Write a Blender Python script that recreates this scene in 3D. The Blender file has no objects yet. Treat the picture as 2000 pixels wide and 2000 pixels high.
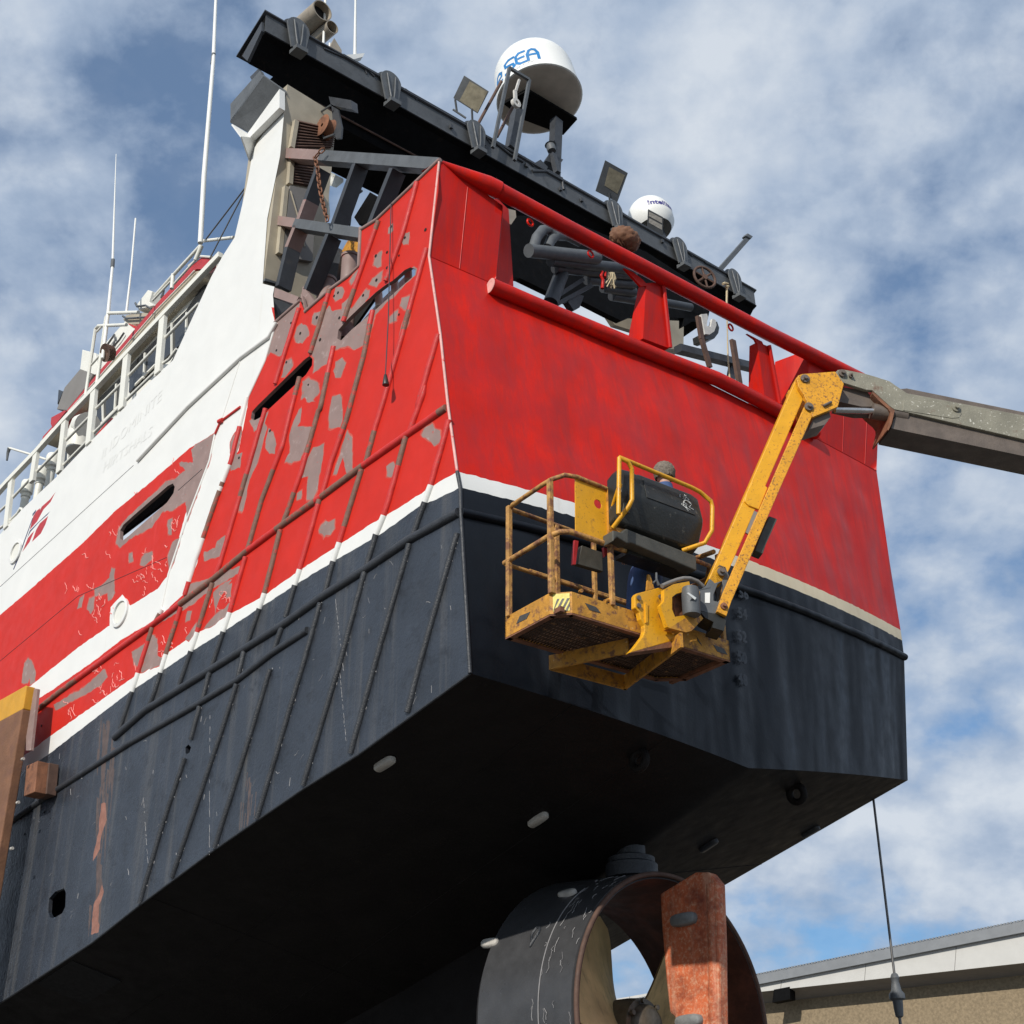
import bpy, bmesh, math, random
from mathutils import Vector as V, Matrix, geometry as GEO, noise as NZ
random.seed(7)
D = bpy.data; SC = bpy.context.scene; COL = SC.collection
# ---------------------------------------------------------------- camera frame
FPX = 2795.0; PITCH = math.radians(27.7); sp, cp = math.sin(PITCH), math.cos(PITCH)
CAM = V((0, 0, 1.7)); CR = V((1, 0, 0)); CU = V((0, -sp, cp)); CF = V((0, cp, sp)); Z = V((0, 0, 1))
def ray(x, y): return CR*((x-1000)/FPX) - CU*((y-1000)/FPX) + CF
def at(x, y, d): return CAM + ray(x, y)*d
def proj(P):
    d = P-CAM; z = d.dot(CF); return 1000+FPX*d.dot(CR)/z, 1000-FPX*d.dot(CU)/z
def flat(v): return V((v.x, v.y, 0)).normalized()
L = ray(-2277, 3209).normalized(); T = ray(4099, 2060).normalized()      # towards the bow, towards starboard
Lh, Th = flat(L), flat(T); US = T.cross(L).normalized()
if US.z < 0: US = -US
def hit(pl, x, y):
    r = ray(x, y); return CAM + r*((pl[0]-CAM).dot(pl[1])/r.dot(pl[1]))
# crops of the photograph used for measuring
def crop(x0, y0, w, n=1932.0):
    s = w/n
    return lambda *p: [(x0+a*s, y0+b*s) for a, b in p]
K0 = crop(0, 0, 2000); K1 = crop(0, 0, 700); K2 = crop(450, 0, 700); K3 = crop(900, 0, 700); K4 = crop(0, 650, 700)
K5 = crop(950, 850, 550); K6 = crop(1400, 650, 600); K7 = crop(0, 1300, 700); K8 = crop(900, 1500, 600); K9 = crop(1350, 1450, 650)
K10 = crop(500, 300, 450, 1739.); K11 = crop(950, 350, 550); K12 = crop(450, 700, 550, 1771.)
KS = crop(0, 480, 450); KF = crop(0, 850, 350); KG = crop(440, 0, 360); KR = crop(860, 40, 320); KO = crop(950, 380, 320)
KP = crop(0, 1310, 200, 789.); KA = crop(1160, 860, 320); KD = crop(1200, 1080, 260); KE = crop(970, 1130, 470)
KJ = crop(1540, 700, 460); KX = crop(1330, 420, 170, 966.); KL = crop(520, 270, 340); KB = crop(980, 900, 260, 1395.)
# ---------------------------------------------------------------- materials
def nodes(name):
    m = D.materials.new(name); m.use_nodes = True; nt = m.node_tree; b = nt.nodes['Principled BSDF']
    return m, nt, b
def N(nt, t, **k):
    n = nt.nodes.new(t)
    for a, v in k.items():
        if a in n.inputs: n.inputs[a].default_value = v
        else: setattr(n, a, v)
    return n
def coords(nt, scale=(1, 1, 1)):
    c = N(nt, 'ShaderNodeTexCoord'); mp = N(nt, 'ShaderNodeMapping'); mp.inputs['Scale'].default_value = scale
    nt.links.new(c.outputs['Object'], mp.inputs['Vector']); return mp.outputs['Vector']
def noise(nt, vec, scale, detail=5, rough=.55):
    n = N(nt, 'ShaderNodeTexNoise'); n.inputs['Scale'].default_value = scale; n.inputs['Detail'].default_value = detail
    n.inputs['Roughness'].default_value = rough; nt.links.new(vec, n.inputs['Vector']); return n.outputs['Fac']
def ramp(nt, fac, stops):
    r = N(nt, 'ShaderNodeValToRGB'); el = r.color_ramp.elements
    while len(el) < len(stops): el.new(.5)
    for e, (p, c) in zip(el, stops): e.position = p; e.color = (*c, 1) if len(c) == 3 else c
    nt.links.new(fac, r.inputs['Fac']); return r.outputs['Color']
def mix(nt, fac, a, b, mode='MIX'):
    m = N(nt, 'ShaderNodeMix', data_type='RGBA', blend_type=mode)
    for s, v in ((m.inputs['Factor'], fac), (m.inputs['A'], a), (m.inputs['B'], b)):
        if isinstance(v, (int, float)): s.default_value = v
        elif isinstance(v, tuple): s.default_value = (*v, 1)
        else: nt.links.new(v, s)
    return m.outputs['Result']
def g(c, k): return tuple(min(1, x*k) for x in c)
def mat(name, c, rough=.5, metal=0, var=.25, vscale=6, spots=None, streak=None, bump=.15, bscale=40, dent=0, dscale=1.2, dstretch=(1, 1, .25), spec=.5, spots2=None):
    """paint: base colour with mottling; spots=(colour, amount 0..1, scale); streak=(colour, amount, scale): vertical runs"""
    m, nt, b = nodes(name); v = coords(nt)
    col = ramp(nt, noise(nt, v, vscale, 6), [(.25, g(c, 1-var)), (.75, g(c, 1+var*.6))])
    if streak:
        vs = coords(nt, (streak[2], streak[2], streak[2]*.035))
        f = ramp(nt, noise(nt, vs, 1, 6, .7), [(max(0, .72-streak[1]*.4), (0, 0, 0)), (min(1, .86-streak[1]*.15), (1, 1, 1))])
        k = N(nt, 'ShaderNodeMath', operation='MULTIPLY'); nt.links.new(f, k.inputs[0]); k.inputs[1].default_value = .8
        col = mix(nt, k.outputs[0], col, streak[0])
    for s in (spots, spots2):
        if s:
            e = s[3] if len(s) > 3 else .03
            f = ramp(nt, noise(nt, v, s[2], 8, .65), [(1-s[1]-e, (0, 0, 0)), (1-s[1]+e, (1, 1, 1))])
            col = mix(nt, f, col, s[0])
    nt.links.new(col, b.inputs['Base Color'])
    b.inputs['Metallic'].default_value = metal; b.inputs['Specular IOR Level'].default_value = spec
    r = ramp(nt, noise(nt, v, vscale*2.3, 4), [(.2, (max(.05, rough-.12),)*3), (.8, (min(1, rough+.12),)*3)])
    nt.links.new(r, b.inputs['Roughness'])
    last = None
    if bump:
        bn = N(nt, 'ShaderNodeBump'); bn.inputs['Strength'].default_value = bump; bn.inputs['Distance'].default_value = .01
        nt.links.new(noise(nt, v, bscale, 5, .6), bn.inputs['Height']); last = bn
    if dent:
        d = N(nt, 'ShaderNodeBump'); d.inputs['Strength'].default_value = dent; d.inputs['Distance'].default_value = .12
        nt.links.new(noise(nt, coords(nt, dstretch), dscale, 2, .4), d.inputs['Height'])
        if last: nt.links.new(last.outputs['Normal'], d.inputs['Normal'])
        last = d
    if last: nt.links.new(last.outputs['Normal'], b.inputs['Normal'])
    return m
RED = (.56, .022, .011); BLK = (.027, .033, .044); WHT = (.74, .74, .71); PRI = (.27, .185, .165); YEL = (.76, .37, .012)
M = {}
M['red'] = mat('red_hull_paint', RED, .5, spec=.25, var=.12, vscale=2.5, bump=.12, bscale=60, dent=.12, dscale=.9, streak=((.68, .06, .055), .25, 5))
M['tred'] = mat('red_transom_paint', (.63, .012, .002), .38, spec=.2, var=.2, vscale=1.3, bump=.12, bscale=70, dent=.7, dscale=1.2, dstretch=(1.3, 1.3, .35), streak=((.32, .022, .024), .75, 10), spots=((.45, .016, .016), .42, 2.2, .14), spots2=((.7, .1, .08), .225, 45, .01))
M['white'] = mat('white_hull_paint', WHT, .5, var=.04, vscale=3, bump=.15, bscale=50, dent=.3, dscale=1.1, streak=((.6, .57, .5), .22, 5), spots=((.62, .58, .5), .25, 14, .03))
M['cream'] = mat('cream_stripe_paint', (.7, .6, .42), .55, var=.08, vscale=4, streak=((.6, .47, .3), .5, 9))
M['black'] = mat('black_hull_paint', BLK, .33, spec=.6, var=.35, vscale=1.6, bump=1.0, bscale=22, dent=.3, dscale=1.2, streak=((.1, .095, .088), .5, 4), spots=((.08, .083, .09), .3, 30, .015), spots2=((.012, .013, .016), .36, 5, .1))
M['tblack'] = mat('black_transom_paint', (.0055, .0075, .0115), .38, spec=.22, var=.25, vscale=2.5, bump=.18, bscale=30, dent=1.0, dscale=1.3, dstretch=(1.3, 1.3, .3), streak=((.012, .014, .019), .3, 5))
M['bblack'] = mat('black_bottom_paint', (.015, .0128, .012), .6, spec=.12, var=.3, vscale=2, bump=.25, bscale=25, dent=.08, spots=((.022, .018, .015), .3, 7, .06), spots2=((.035, .03, .028), .235, 22, .02))
M['redworn'] = mat('thinned_red_paint', (.5, .075, .05), .6, var=.25, vscale=12, bump=.15, spots=((.62, .2, .16), .36, 20, .04))
M['primer'] = mat('grey_brown_primer', PRI, .65, var=.18, vscale=4, bump=.15, bscale=60, spots=((.5, .05, .04), .325, 17, .03), spots2=((.36, .27, .25), .36, 9, .06))
M['rustbar'] = mat('rusty_brown_bar', (.2, .1, .07), .6, var=.3, vscale=14, bump=.6, bscale=70, spots=((.42, .05, .035), .42, 11, .02))
M['redbar'] = mat('red_painted_bar', (.55, .025, .02), .5, var=.2, vscale=14, bump=.4, bscale=70, spots=((.25, .1, .08), .35, 9, .03))
M['blackbar'] = mat('black_painted_bar', (.03, .033, .039), .45, var=.3, vscale=9, bump=.7, bscale=60, spots=((.13, .13, .13), .3, 60, .02))
M['worn'] = mat('worn_pale_edge', (.72, .4, .36), .6, var=.2, vscale=10, spots=((.6, .05, .04), .38, 12, .04), bump=.4, bscale=80)  # worn weld edge; also the painted-in sunlight on the lower rail's end cap
M['scratch'] = mat('pale_red_scribble', (.8, .3, .27), .6, bump=0)
M['wscratch'] = mat('pale_scuff', (.3, .29, .29), .6, bump=0)  # real scuffs, and highlights painted as pale specks along the ribs
M['dark'] = mat('dark_void', (.006, .005, .005), .9, bump=0)  # near-black colour standing in for the shade inside openings
M['run'] = mat('rust_run', (.1, .07, .062), .6, var=.4, vscale=12, streak=((.075, .07, .068), .75, 14))
M['run2'] = mat('orange_rust_patch', (.27, .125, .09), .65, var=.3, vscale=12)
M['seam'] = mat('dull_plate_seam', (.03, .027, .025), .7, bump=0)
M['steel'] = mat('black_gallows_paint', (.045, .049, .056), .5, var=.3, vscale=4, bump=.3, bscale=30, spots=((.075, .07, .065), .34, 5, .06), spots2=((.1, .055, .035), .27, 9, .04))
M['steeld'] = mat('soot_black_steel', (.005, .005, .0055), .75, var=.4, vscale=4, bump=.3, bscale=30, spec=.08, spots=((.014, .01, .008), .35, 6, .06))  # shade under the gallows put into the steel's base colour
M['web'] = mat('worn_gallows_web_paint', (.085, .09, .095), .5, var=.3, vscale=3, bump=.35, bscale=30, streak=((.15, .15, .14), .3, 5), spots=((.045, .048, .05), .36, 4, .08))  # beam's aft face coloured paler to carry its sunlit tone
M['gsteel'] = mat('dark_grey_steel', (.1, .108, .115), .55, var=.25, vscale=6, bump=.25, bscale=40, spots=((.22, .22, .21), .26, 14, .03))
M['brown'] = mat('rust_brown_steel', (.11, .06, .042), .75, var=.4, vscale=7, bump=.4, bscale=40)
M['beige'] = mat('beige_casing_paint', (.42, .37, .28), .6, var=.2, vscale=3, bump=.15, bscale=40, streak=((.2, .15, .1), .35, 6))
M['pipe'] = mat('stained_exhaust_pipe', (.36, .31, .24), .5, var=.35, vscale=4, streak=((.12, .09, .07), .4, 6))
M['creamw'] = mat('cream_rail_paint', (.75, .74, .67), .5, var=.06, vscale=4, bump=.1)
M['gwhite'] = mat('radome_gelcoat', (.82, .82, .78), .35, var=.03, vscale=2, bump=0)
M['rbase'] = mat('radome_base', (.46, .4, .33), .6, var=.18, vscale=4, bump=.05)
M['blue'] = mat('blue_lettering', (.015, .2, .5), .4, bump=0)
M['navy'] = mat('navy_lettering', (.06, .05, .25), .4, bump=0)
M['grey'] = mat('grey_lettering', (.35, .37, .4), .5, bump=0)
M['glass'] = mat('dark_window_glass', (.03, .033, .037), .08, var=.2, vscale=3, bump=0)
M['lens'] = mat('floodlight_lens', (.28, .25, .18), .15, var=.35, vscale=9, bump=.2, bscale=30)
M['yellow'] = mat('worn_yellow_paint', YEL, .42, var=.14, vscale=6, bump=.25, bscale=50, spots=((.3, .13, .03), .37, 36, .04), spots2=((.3, .13, .035), .33, 6, .07))
M['yellow2'] = mat('rust_speckled_yellow_paint', (.74, .34, .016), .5, var=.18, vscale=7, bump=.4, bscale=60, spots=((.24, .1, .03), .42, 40, .05), spots2=((.55, .45, .25), .29, 24, .02))
M['rustyyellow'] = mat('yellow_paint_gone_to_rust', (.56, .26, .03), .6, var=.35, vscale=9, bump=.5, bscale=60, spots=((.19, .08, .035), .42, 13, .06), spots2=((.6, .42, .2), .33, 22, .03))
M['rustrail'] = mat('rusted_yellow_rail', (.5, .26, .07), .65, var=.35, vscale=9, bump=.5, bscale=60, spots=((.2, .085, .04), .47, 11, .06), spots2=((.6, .45, .22), .35, 19, .04))
M['rust'] = mat('brown_rust', (.24, .1, .05), .75, var=.4, vscale=8, bump=.5, bscale=50, spots=((.09, .04, .025), .4, 6, .08))
M['boom'] = mat('weathered_grey_boom', (.25, .235, .18), .45, var=.25, vscale=5, bump=.45, bscale=45, spots=((.62, .6, .52), .37, 30, .02), spots2=((.16, .09, .06), .34, 6, .06))
M['boomd'] = mat('brown_boom_inner', (.14, .112, .092), .5, var=.35, vscale=6, bump=.3, streak=((.2, .14, .1), .3, 4))
M['chrome'] = mat('bright_cylinder_rod', (.6, .58, .56), .25, metal=.9, bump=0)
M['plastic'] = mat('scuffed_black_plastic', (.022, .022, .019), .38, var=.4, vscale=6, bump=.3, bscale=40, spots=((.13, .12, .1), .34, 14, .05), spots2=((.5, .5, .47), .225, 30, .01))
M['plastic2'] = mat('dusty_black_plastic', (.075, .072, .06), .6, var=.3, vscale=9, bump=.3, spots=((.22, .21, .18), .25, 26, .02))
M['pads'] = mat('hazard_black_sticker', (.06, .055, .05), .5, var=.3, vscale=20, spots=((.3, .27, .2), .3, 30, .02))
M['tyel'] = mat('hazard_yellow_sticker', (.7, .6, .12), .5, var=.15, vscale=20, spots=((.2, .18, .1), .3, 40, .02))
M['denim'] = mat('blue_overalls', (.045, .085, .2), .85, var=.25, vscale=9, bump=.5, bscale=18)
M['skin'] = mat('skin', (.5, .28, .2), .55, var=.1, bump=.1)
M['hair'] = mat('grey_brown_hair', (.2, .165, .13), .8, var=.5, vscale=45, bump=1, bscale=90)
M['zinc'] = mat('pale_zinc_anode', (.5, .47, .42), .6, var=.25, vscale=12, bump=.5, bscale=30)
M['zincd'] = mat('grey_zinc_anode', (.2, .205, .2), .65, var=.25, vscale=12, bump=.5, bscale=30)
M['rud'] = mat('scoured_red_rudder', (.6, .14, .05), .65, var=.35, vscale=3, bump=.6, bscale=40, streak=((.6, .38, .26), .5, 6), spots=((.66, .42, .27), .38, 26, .14), spots2=((.2, .04, .02), .4, 4, .12))
M['nozin'] = mat('rusty_nozzle_inside', (.085, .03, .02), .6, var=.5, vscale=3, bump=.35, bscale=30, spots=((.15, .05, .03), .4, 3, .1))
M['noz'] = mat('black_nozzle_paint', (.05, .05, .052), .35, var=.25, vscale=4, bump=.3, bscale=35, spots=((.3, .3, .3), .27, 16, .015))
M['bronze'] = mat('propeller_bronze', (.68, .5, .24), .45, metal=.15, var=.3, vscale=3, bump=.15, streak=((.2, .15, .08), .5, 11))
M['hub'] = mat('dark_greased_hub', (.13, .105, .075), .4, metal=.3, var=.5, vscale=8, bump=.6, bscale=25)
M['mark'] = mat('raised_draught_mark_paint', (.018, .021, .027), .4, bump=0)  # lighter than the plating: lit edges of the relief put into the colour
M['conc'] = mat('concrete_yard', (.12, .115, .105), .9, var=.25, vscale=.6, bump=.5, bscale=12)
M['dash'] = mat('pebble_dash_wall', (.26, .2, .125), .95, var=.35, vscale=9, bump=1, bscale=18)
M['fascia'] = mat('pale_fascia_board', (.52, .51, .48), .7, var=.06, vscale=2)
M['soffit'] = mat('grey_soffit', (.2, .19, .18), .8, var=.1, vscale=2)
M['roof'] = mat('grey_roof_sheet', (.2, .21, .22), .5, var=.12, vscale=2)
M['orange'] = mat('orange_band_paint', (.6, .3, .02), .55, var=.15, vscale=6, bump=.3)
M['postrust'] = mat('rusted_post_steel', (.2, .095, .05), .8, var=.35, vscale=3, bump=.5, bscale=30, spots=((.16, .075, .045), .42, 5, .08), spots2=((.55, .4, .3), .23, 20, .02))
M['wire'] = mat('steel_wire', (.16, .155, .15), .4, metal=.6, bump=0)
M['rope'] = mat('pale_rope', (.55, .45, .28), .85, var=.2, vscale=30, bump=.5, bscale=80)
M['blockw'] = mat('chalky_white_paint', (.6, .58, .54), .7, var=.2, vscale=14)
M['flagblue'] = mat('flag_dark_blue', (.02, .035, .1), .5, bump=0)
M['flagred'] = mat('flag_red', (.45, .03, .035), .5, bump=0)
M['grid'] = mat('rusty_mesh_floor', (.07, .036, .02), .8, var=.5, vscale=9, bump=.5, spots=((.3, .15, .06), .36, 11, .06))
ROOTINV = {}
# ---------------------------------------------------------------- mesh helper
class MB:
    def __init__(s): s.v = []; s.f = []; s.m = []
    def add(s, vs, fs, mi=0):
        o = len(s.v); s.v += [V(x) for x in vs]; s.f += [tuple(o+i for i in f) for f in fs]; s.m += [mi]*len(fs); return s
    def box(s, c, ax, ay, az, mi=0):
        vs = [c+ax*i+ay*j+az*k for i in (-1, 1) for j in (-1, 1) for k in (-1, 1)]
        return s.add(vs, [(0, 1, 3, 2), (4, 6, 7, 5), (0, 4, 5, 1), (2, 3, 7, 6), (0, 2, 6, 4), (1, 5, 7, 3)], mi)
    def bar(s, p, q, w, h, up=Z, mi=0):
        d = (q-p); sd = d.cross(up).normalized(); u = sd.cross(d).normalized()
        return s.box((p+q)/2, d/2, sd*(w/2), u*(h/2), mi)
    def prism(s, poly, vec, mi=0, cap=True):
        n = len(poly); a = [V(p) for p in poly]; b = [p+vec for p in a]
        fs = [(i, (i+1) % n, n+(i+1) % n, n+i) for i in range(n)]
        if cap:
            tri = GEO.tessellate_polygon([a]); fs += [tuple(t) for t in tri]; fs += [tuple(n+i for i in reversed(t)) for t in tri]
        return s.add(a+b, fs, mi)
    def plate(s, outer, holes, vec, mi=0):
        al = [V(p) for p in outer]; loops = [al]+[[V(p) for p in h] for h in holes]
        pts = [p for l in loops for p in l]; n = len(pts); tri = GEO.tessellate_polygon(loops)
        fs = [tuple(t) for t in tri]+[tuple(n+i for i in reversed(t)) for t in tri]; o = 0
        for l in loops:
            k = len(l); fs += [(o+i, o+(i+1) % k, n+o+(i+1) % k, n+o+i) for i in range(k)]; o += k
        return s.add(pts+[p+vec for p in pts], fs, mi)
    def tube(s, pts, r, n=10, mi=0, mis=None, closed=False):
        pts = [V(p) for p in pts]; k = len(pts); rs = r if isinstance(r, (list, tuple)) else [r]*k; vs = []
        prev = None
        for i in range(k):
            if closed: d = pts[(i+1) % k]-pts[i-1]
            else: d = pts[min(i+1, k-1)]-pts[max(i-1, 0)]
            d = d.normalized() if d.length > 1e-9 else V((0, 0, 1))
            if prev is None: u = d.orthogonal().normalized()
            else:
                u = prev-d*prev.dot(d); u = u.normalized() if u.length > 1e-6 else d.orthogonal().normalized()
            prev = u; w = d.cross(u)
            vs += [pts[i]+(u*math.cos(a)+w*math.sin(a))*rs[i] for a in [2*math.pi*j/n for j in range(n)]]
        o = len(s.v); s.v += vs
        segs = k if closed else k-1
        for i in range(segs):
            ii = (i+1) % k
            for j in range(n):
                s.f.append((o+i*n+j, o+i*n+(j+1) % n, o+ii*n+(j+1) % n, o+ii*n+j)); s.m.append(mis[i] if mis else mi)
        if not closed:
            s.f.append(tuple(o+j for j in range(n))); s.m.append(mis[0] if mis else mi)
            s.f.append(tuple(o+(k-1)*n+j for j in reversed(range(n)))); s.m.append(mis[-1] if mis else mi)
        return s
    def lathe(s, c, ax, prof, n=32, mi=0, a0=0, a1=2*math.pi, ref=None):
        ax = ax.normalized(); u = (ref-ax*ref.dot(ax)).normalized() if ref else ax.orthogonal().normalized(); w = ax.cross(u)
        full = abs(a1-a0-2*math.pi) < 1e-6; k = n if full else n+1; vs = []
        for r, h in prof:
            vs += [c+ax*h+(u*math.cos(a)+w*math.sin(a))*r for a in [a0+(a1-a0)*j/n for j in range(k)]]
        fs = []
        for i in range(len(prof)-1):
            for j in range(n):
                j2 = (j+1) % k; fs.append((i*k+j, i*k+j2, (i+1)*k+j2, (i+1)*k+j))
        return s.add(vs, fs, mi)
    def disc(s, c, ax, r, t, n=24, mi=0):
        return s.lathe(c, ax, [(.001, 0), (r, 0), (r, t), (.001, t)], n, mi)
    def grid(s, fn, nu, nv, mi=0, mf=None):
        vs = [fn(i/nu, j/nv) for i in range(nu+1) for j in range(nv+1)]; o = len(s.v); s.v += vs
        for i in range(nu):
            for j in range(nv):
                s.f.append((o+i*(nv+1)+j, o+(i+1)*(nv+1)+j, o+(i+1)*(nv+1)+j+1, o+i*(nv+1)+j+1)); s.m.append(mf(i, j) if mf else mi)
        return s
    def rod(s, p, q, r, n=10, mi=0): return s.tube([p, q], r, n, mi)
def P3(pl, pts): return [hit(pl, x, y) for x, y in pts]
def ob(name, mb, mats, parent=None, smooth=0, label=None, cat=None, group=None, kind=None, bevel=0):
    if isinstance(mats, str): mats = [mats]
    off = V((0, 0, 0))
    if parent is None and kind is None:
        zs = min(p.z for p in mb.v); off = V((sum(p.x for p in mb.v)/len(mb.v), sum(p.y for p in mb.v)/len(mb.v), zs))
    me = D.meshes.new(name); me.from_pydata([tuple(p-off) for p in mb.v], [], mb.f)
    for k in mats: me.materials.append(M[k])
    me.polygons.foreach_set('material_index', mb.m)
    bm = bmesh.new(); bm.from_mesh(me); bmesh.ops.remove_doubles(bm, verts=bm.verts, dist=1e-5)
    bmesh.ops.recalc_face_normals(bm, faces=bm.faces); bm.to_mesh(me); bm.free()
    if smooth:
        me.polygons.foreach_set('use_smooth', [True]*len(me.polygons)); me.set_sharp_from_angle(angle=math.radians(smooth))
    me.update(); o = D.objects.new(name, me); COL.objects.link(o); o.location = off
    if bevel:
        b = o.modifiers.new('edge', 'BEVEL'); b.width = bevel; b.segments = 2; b.limit_method = 'ANGLE'; b.angle_limit = math.radians(35)
    if parent: own(o, parent)
    return tag(o, label, cat, group, kind)
def own(o, parent):
    o.parent = parent; p = parent; loc = V((0, 0, 0))
    while p is not None:
        loc += p.location; p = p.parent
    if parent.parent is None: o.matrix_parent_inverse = Matrix.Translation(-parent.location)
def tag(o, label=None, cat=None, group=None, kind=None):
    for k, v in (('label', label), ('category', cat), ('group', group), ('kind', kind)):
        if v: o[k] = v
    return o
def empty(name, loc, label, cat, group=None):
    o = D.objects.new(name, None); COL.objects.link(o); o.location = loc; o.empty_display_size = .3; return tag(o, label, cat, group)
def text(s, bold=0.0):
    c = D.curves.new('lettering', 'FONT'); c.body = s; c.size = 1; c.offset = bold; c.resolution_u = 4
    o = D.objects.new('lettering', c); COL.objects.link(o); me = D.meshes.new_from_object(o)
    vs = [V((p.co.x, p.co.y, 0)) for p in me.vertices]; fs = [tuple(p.vertices) for p in me.polygons]
    D.objects.remove(o); D.curves.remove(c); D.meshes.remove(me)
    x0 = min(p.x for p in vs); x1 = max(p.x for p in vs)
    return [V(((p.x-x0)/(x1-x0), p.y/.72, 0)) for p in vs], fs          # x 0..1 over the string, y 0..1 = capital height
def lay(mb, s, fn, mi=0, bold=0.0):
    vs, fs = text(s, bold); return mb.add([fn(p.x, p.y) for p in vs], fs, mi)
def rnd(a, b): return random.uniform(a, b)
def arc(c, u, w, r, a0, a1, n=10): return [c+u*(r*math.cos(a0+(a1-a0)*i/n))+w*(r*math.sin(a0+(a1-a0)*i/n)) for i in range(n+1)]
# ---------------------------------------------------------------- ship frame
A = at(918, 1315, 14.0)
nS = Lh.cross(Z).normalized()
if nS.dot(Th) < 0: nS = -nS                       # inboard
SIDE = (A, nS)
def shifted(pl, d): return (pl[0]+pl[1]*d, pl[1])
BST = A+T*7.95; STBD = (BST, nS); CENT = ((A+BST)/2, nS)
def side(pts, off=0.0): return P3(shifted(SIDE, off) if off else SIDE, pts)
def uv(P): return V(((P-A).dot(-Lh), P.z-A.z))
def su(u, v, off=0.0): return A - Lh*u + Z*v + nS*off
def suv(pts): return [uv(p) for p in side(pts)]
root = empty('fishing_trawler', (at(918, 1315, 14)-Z*6.8+nS*4), 'red, white and black steel fishing trawler hauled out of the water, stern high overhead', 'trawler')
# ---------------------------------------------------------------- hull side: one sheet split into painted zones
corner = [(918, 1315), (916, 1300)] + [(900, 1001), (899, 952), (893, 921), (875, 792), (866, 700), (860, 652), (838, 500), (856, 373), (858, 313)]
bulw = K10((1370, 60), (910, 500), (790, 570), (778, 850), (700, 925), (565, 1022), (370, 1195), (335, 1110), (145, 1275))
casing = [(533, 576), (536, 560), (513, 554), (522, 427), (547, 304), (558, 188), (497, 289), (491, 312), (482, 362), (458, 464), (435, 500), (413, 540)]
topl = KS((1450, 960), (1330, 1070), (1010, 1390), (740, 1660), (480, 1932))+[(43, 995), (0, 1044), (-200, 1240), (-420, 1450)]
chine = [(-420, 2260), (-200, 2090), (0, 1959), (181, 1840), (268, 1771), (409, 1666), (594, 1539), (699, 1474)]
OUT = suv(corner+bulw+casing+topl+chine)
def jag(poly, amp=.012, step=.045, closed=True):
    out = []; n = len(poly)
    for i in range(n if closed else n-1):
        a, b = poly[i], poly[(i+1) % n]; d = b-a; k = max(1, int(d.length/step)); nn = V((-d.y, d.x))/max(d.length, 1e-6)
        for j in range(k):
            p = a+d*(j/k); t = NZ.noise((p.x*9, p.y*9, 3.1))+.6*NZ.noise((p.x*31, p.y*31, 8)); out.append(p+nn*(t*amp*(1 if j else .5)))
    if not closed: out.append(poly[-1])
    return out
stripe_lo = [(899, 952), (863, 970), (823, 986), (745, 1042), (661, 1091), (574, 1144), (512, 1184), (442, 1230), (373, 1273), (254, 1351), (178, 1409), (94, 1474), (54, 1500), (-10, 1545), (-420, 1835)]
stripe_hi = [(893, 921), (835, 955), (779, 992), (730, 1020), (664, 1063), (587, 1113), (512, 1166), (446, 1201), (362, 1251), (272, 1314), (196, 1369), (98, 1438), (60, 1467), (-10, 1512), (-420, 1800)]
band_r = [(537, 629), (518, 704), (487, 773), (478, 820), (466, 880), (453, 905), (410, 1005), (385, 1100), (362, 1157)]
wh2_lo = [(308, 1208), (239, 1248), (174, 1298), (98, 1350), (60, 1374), (0, 1415), (-420, 1700)]
red2_hi = [(417, 846), (405, 855), (370, 875), (301, 936), (225, 998), (163, 1059), (101, 1114), (43, 1165), (0, 1201), (-420, 1545)]
red2_lo = [(-420, 1660), (0, 1378), (65, 1335), (156, 1262), (214, 1222), (216, 1186), (239, 1161), (254, 1183), (279, 1168), (308, 1150), (330, 1121), (362, 1005), (409, 896)]
Zn = []
def zone(px, m, amp=.012): Zn.append((jag(suv(px), amp), m))
RI, WI, BI, PI_, RU, R2, DK, FB, FR = range(9)
SM = ['red', 'white', 'black', 'primer', 'run', 'run2', 'dark', 'flagblue', 'flagred', 'redworn']; RW = 9
big = [(2200, 1200), (2200, 2600), (-420, 2600)]
zone(stripe_lo[:1]+[(930, 940), (1400, 1400), (930, 2600), (-420, 2600)]+stripe_lo[::-1][:-1], BI, .01)
zone([(893, 921), (910, 800), (910, 280), (760, 300), (560, 600), (530, 600)]+band_r+wh2_lo+stripe_hi[::-1][:-1], RI)
zone(red2_hi+red2_lo, RI, .012)
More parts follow.
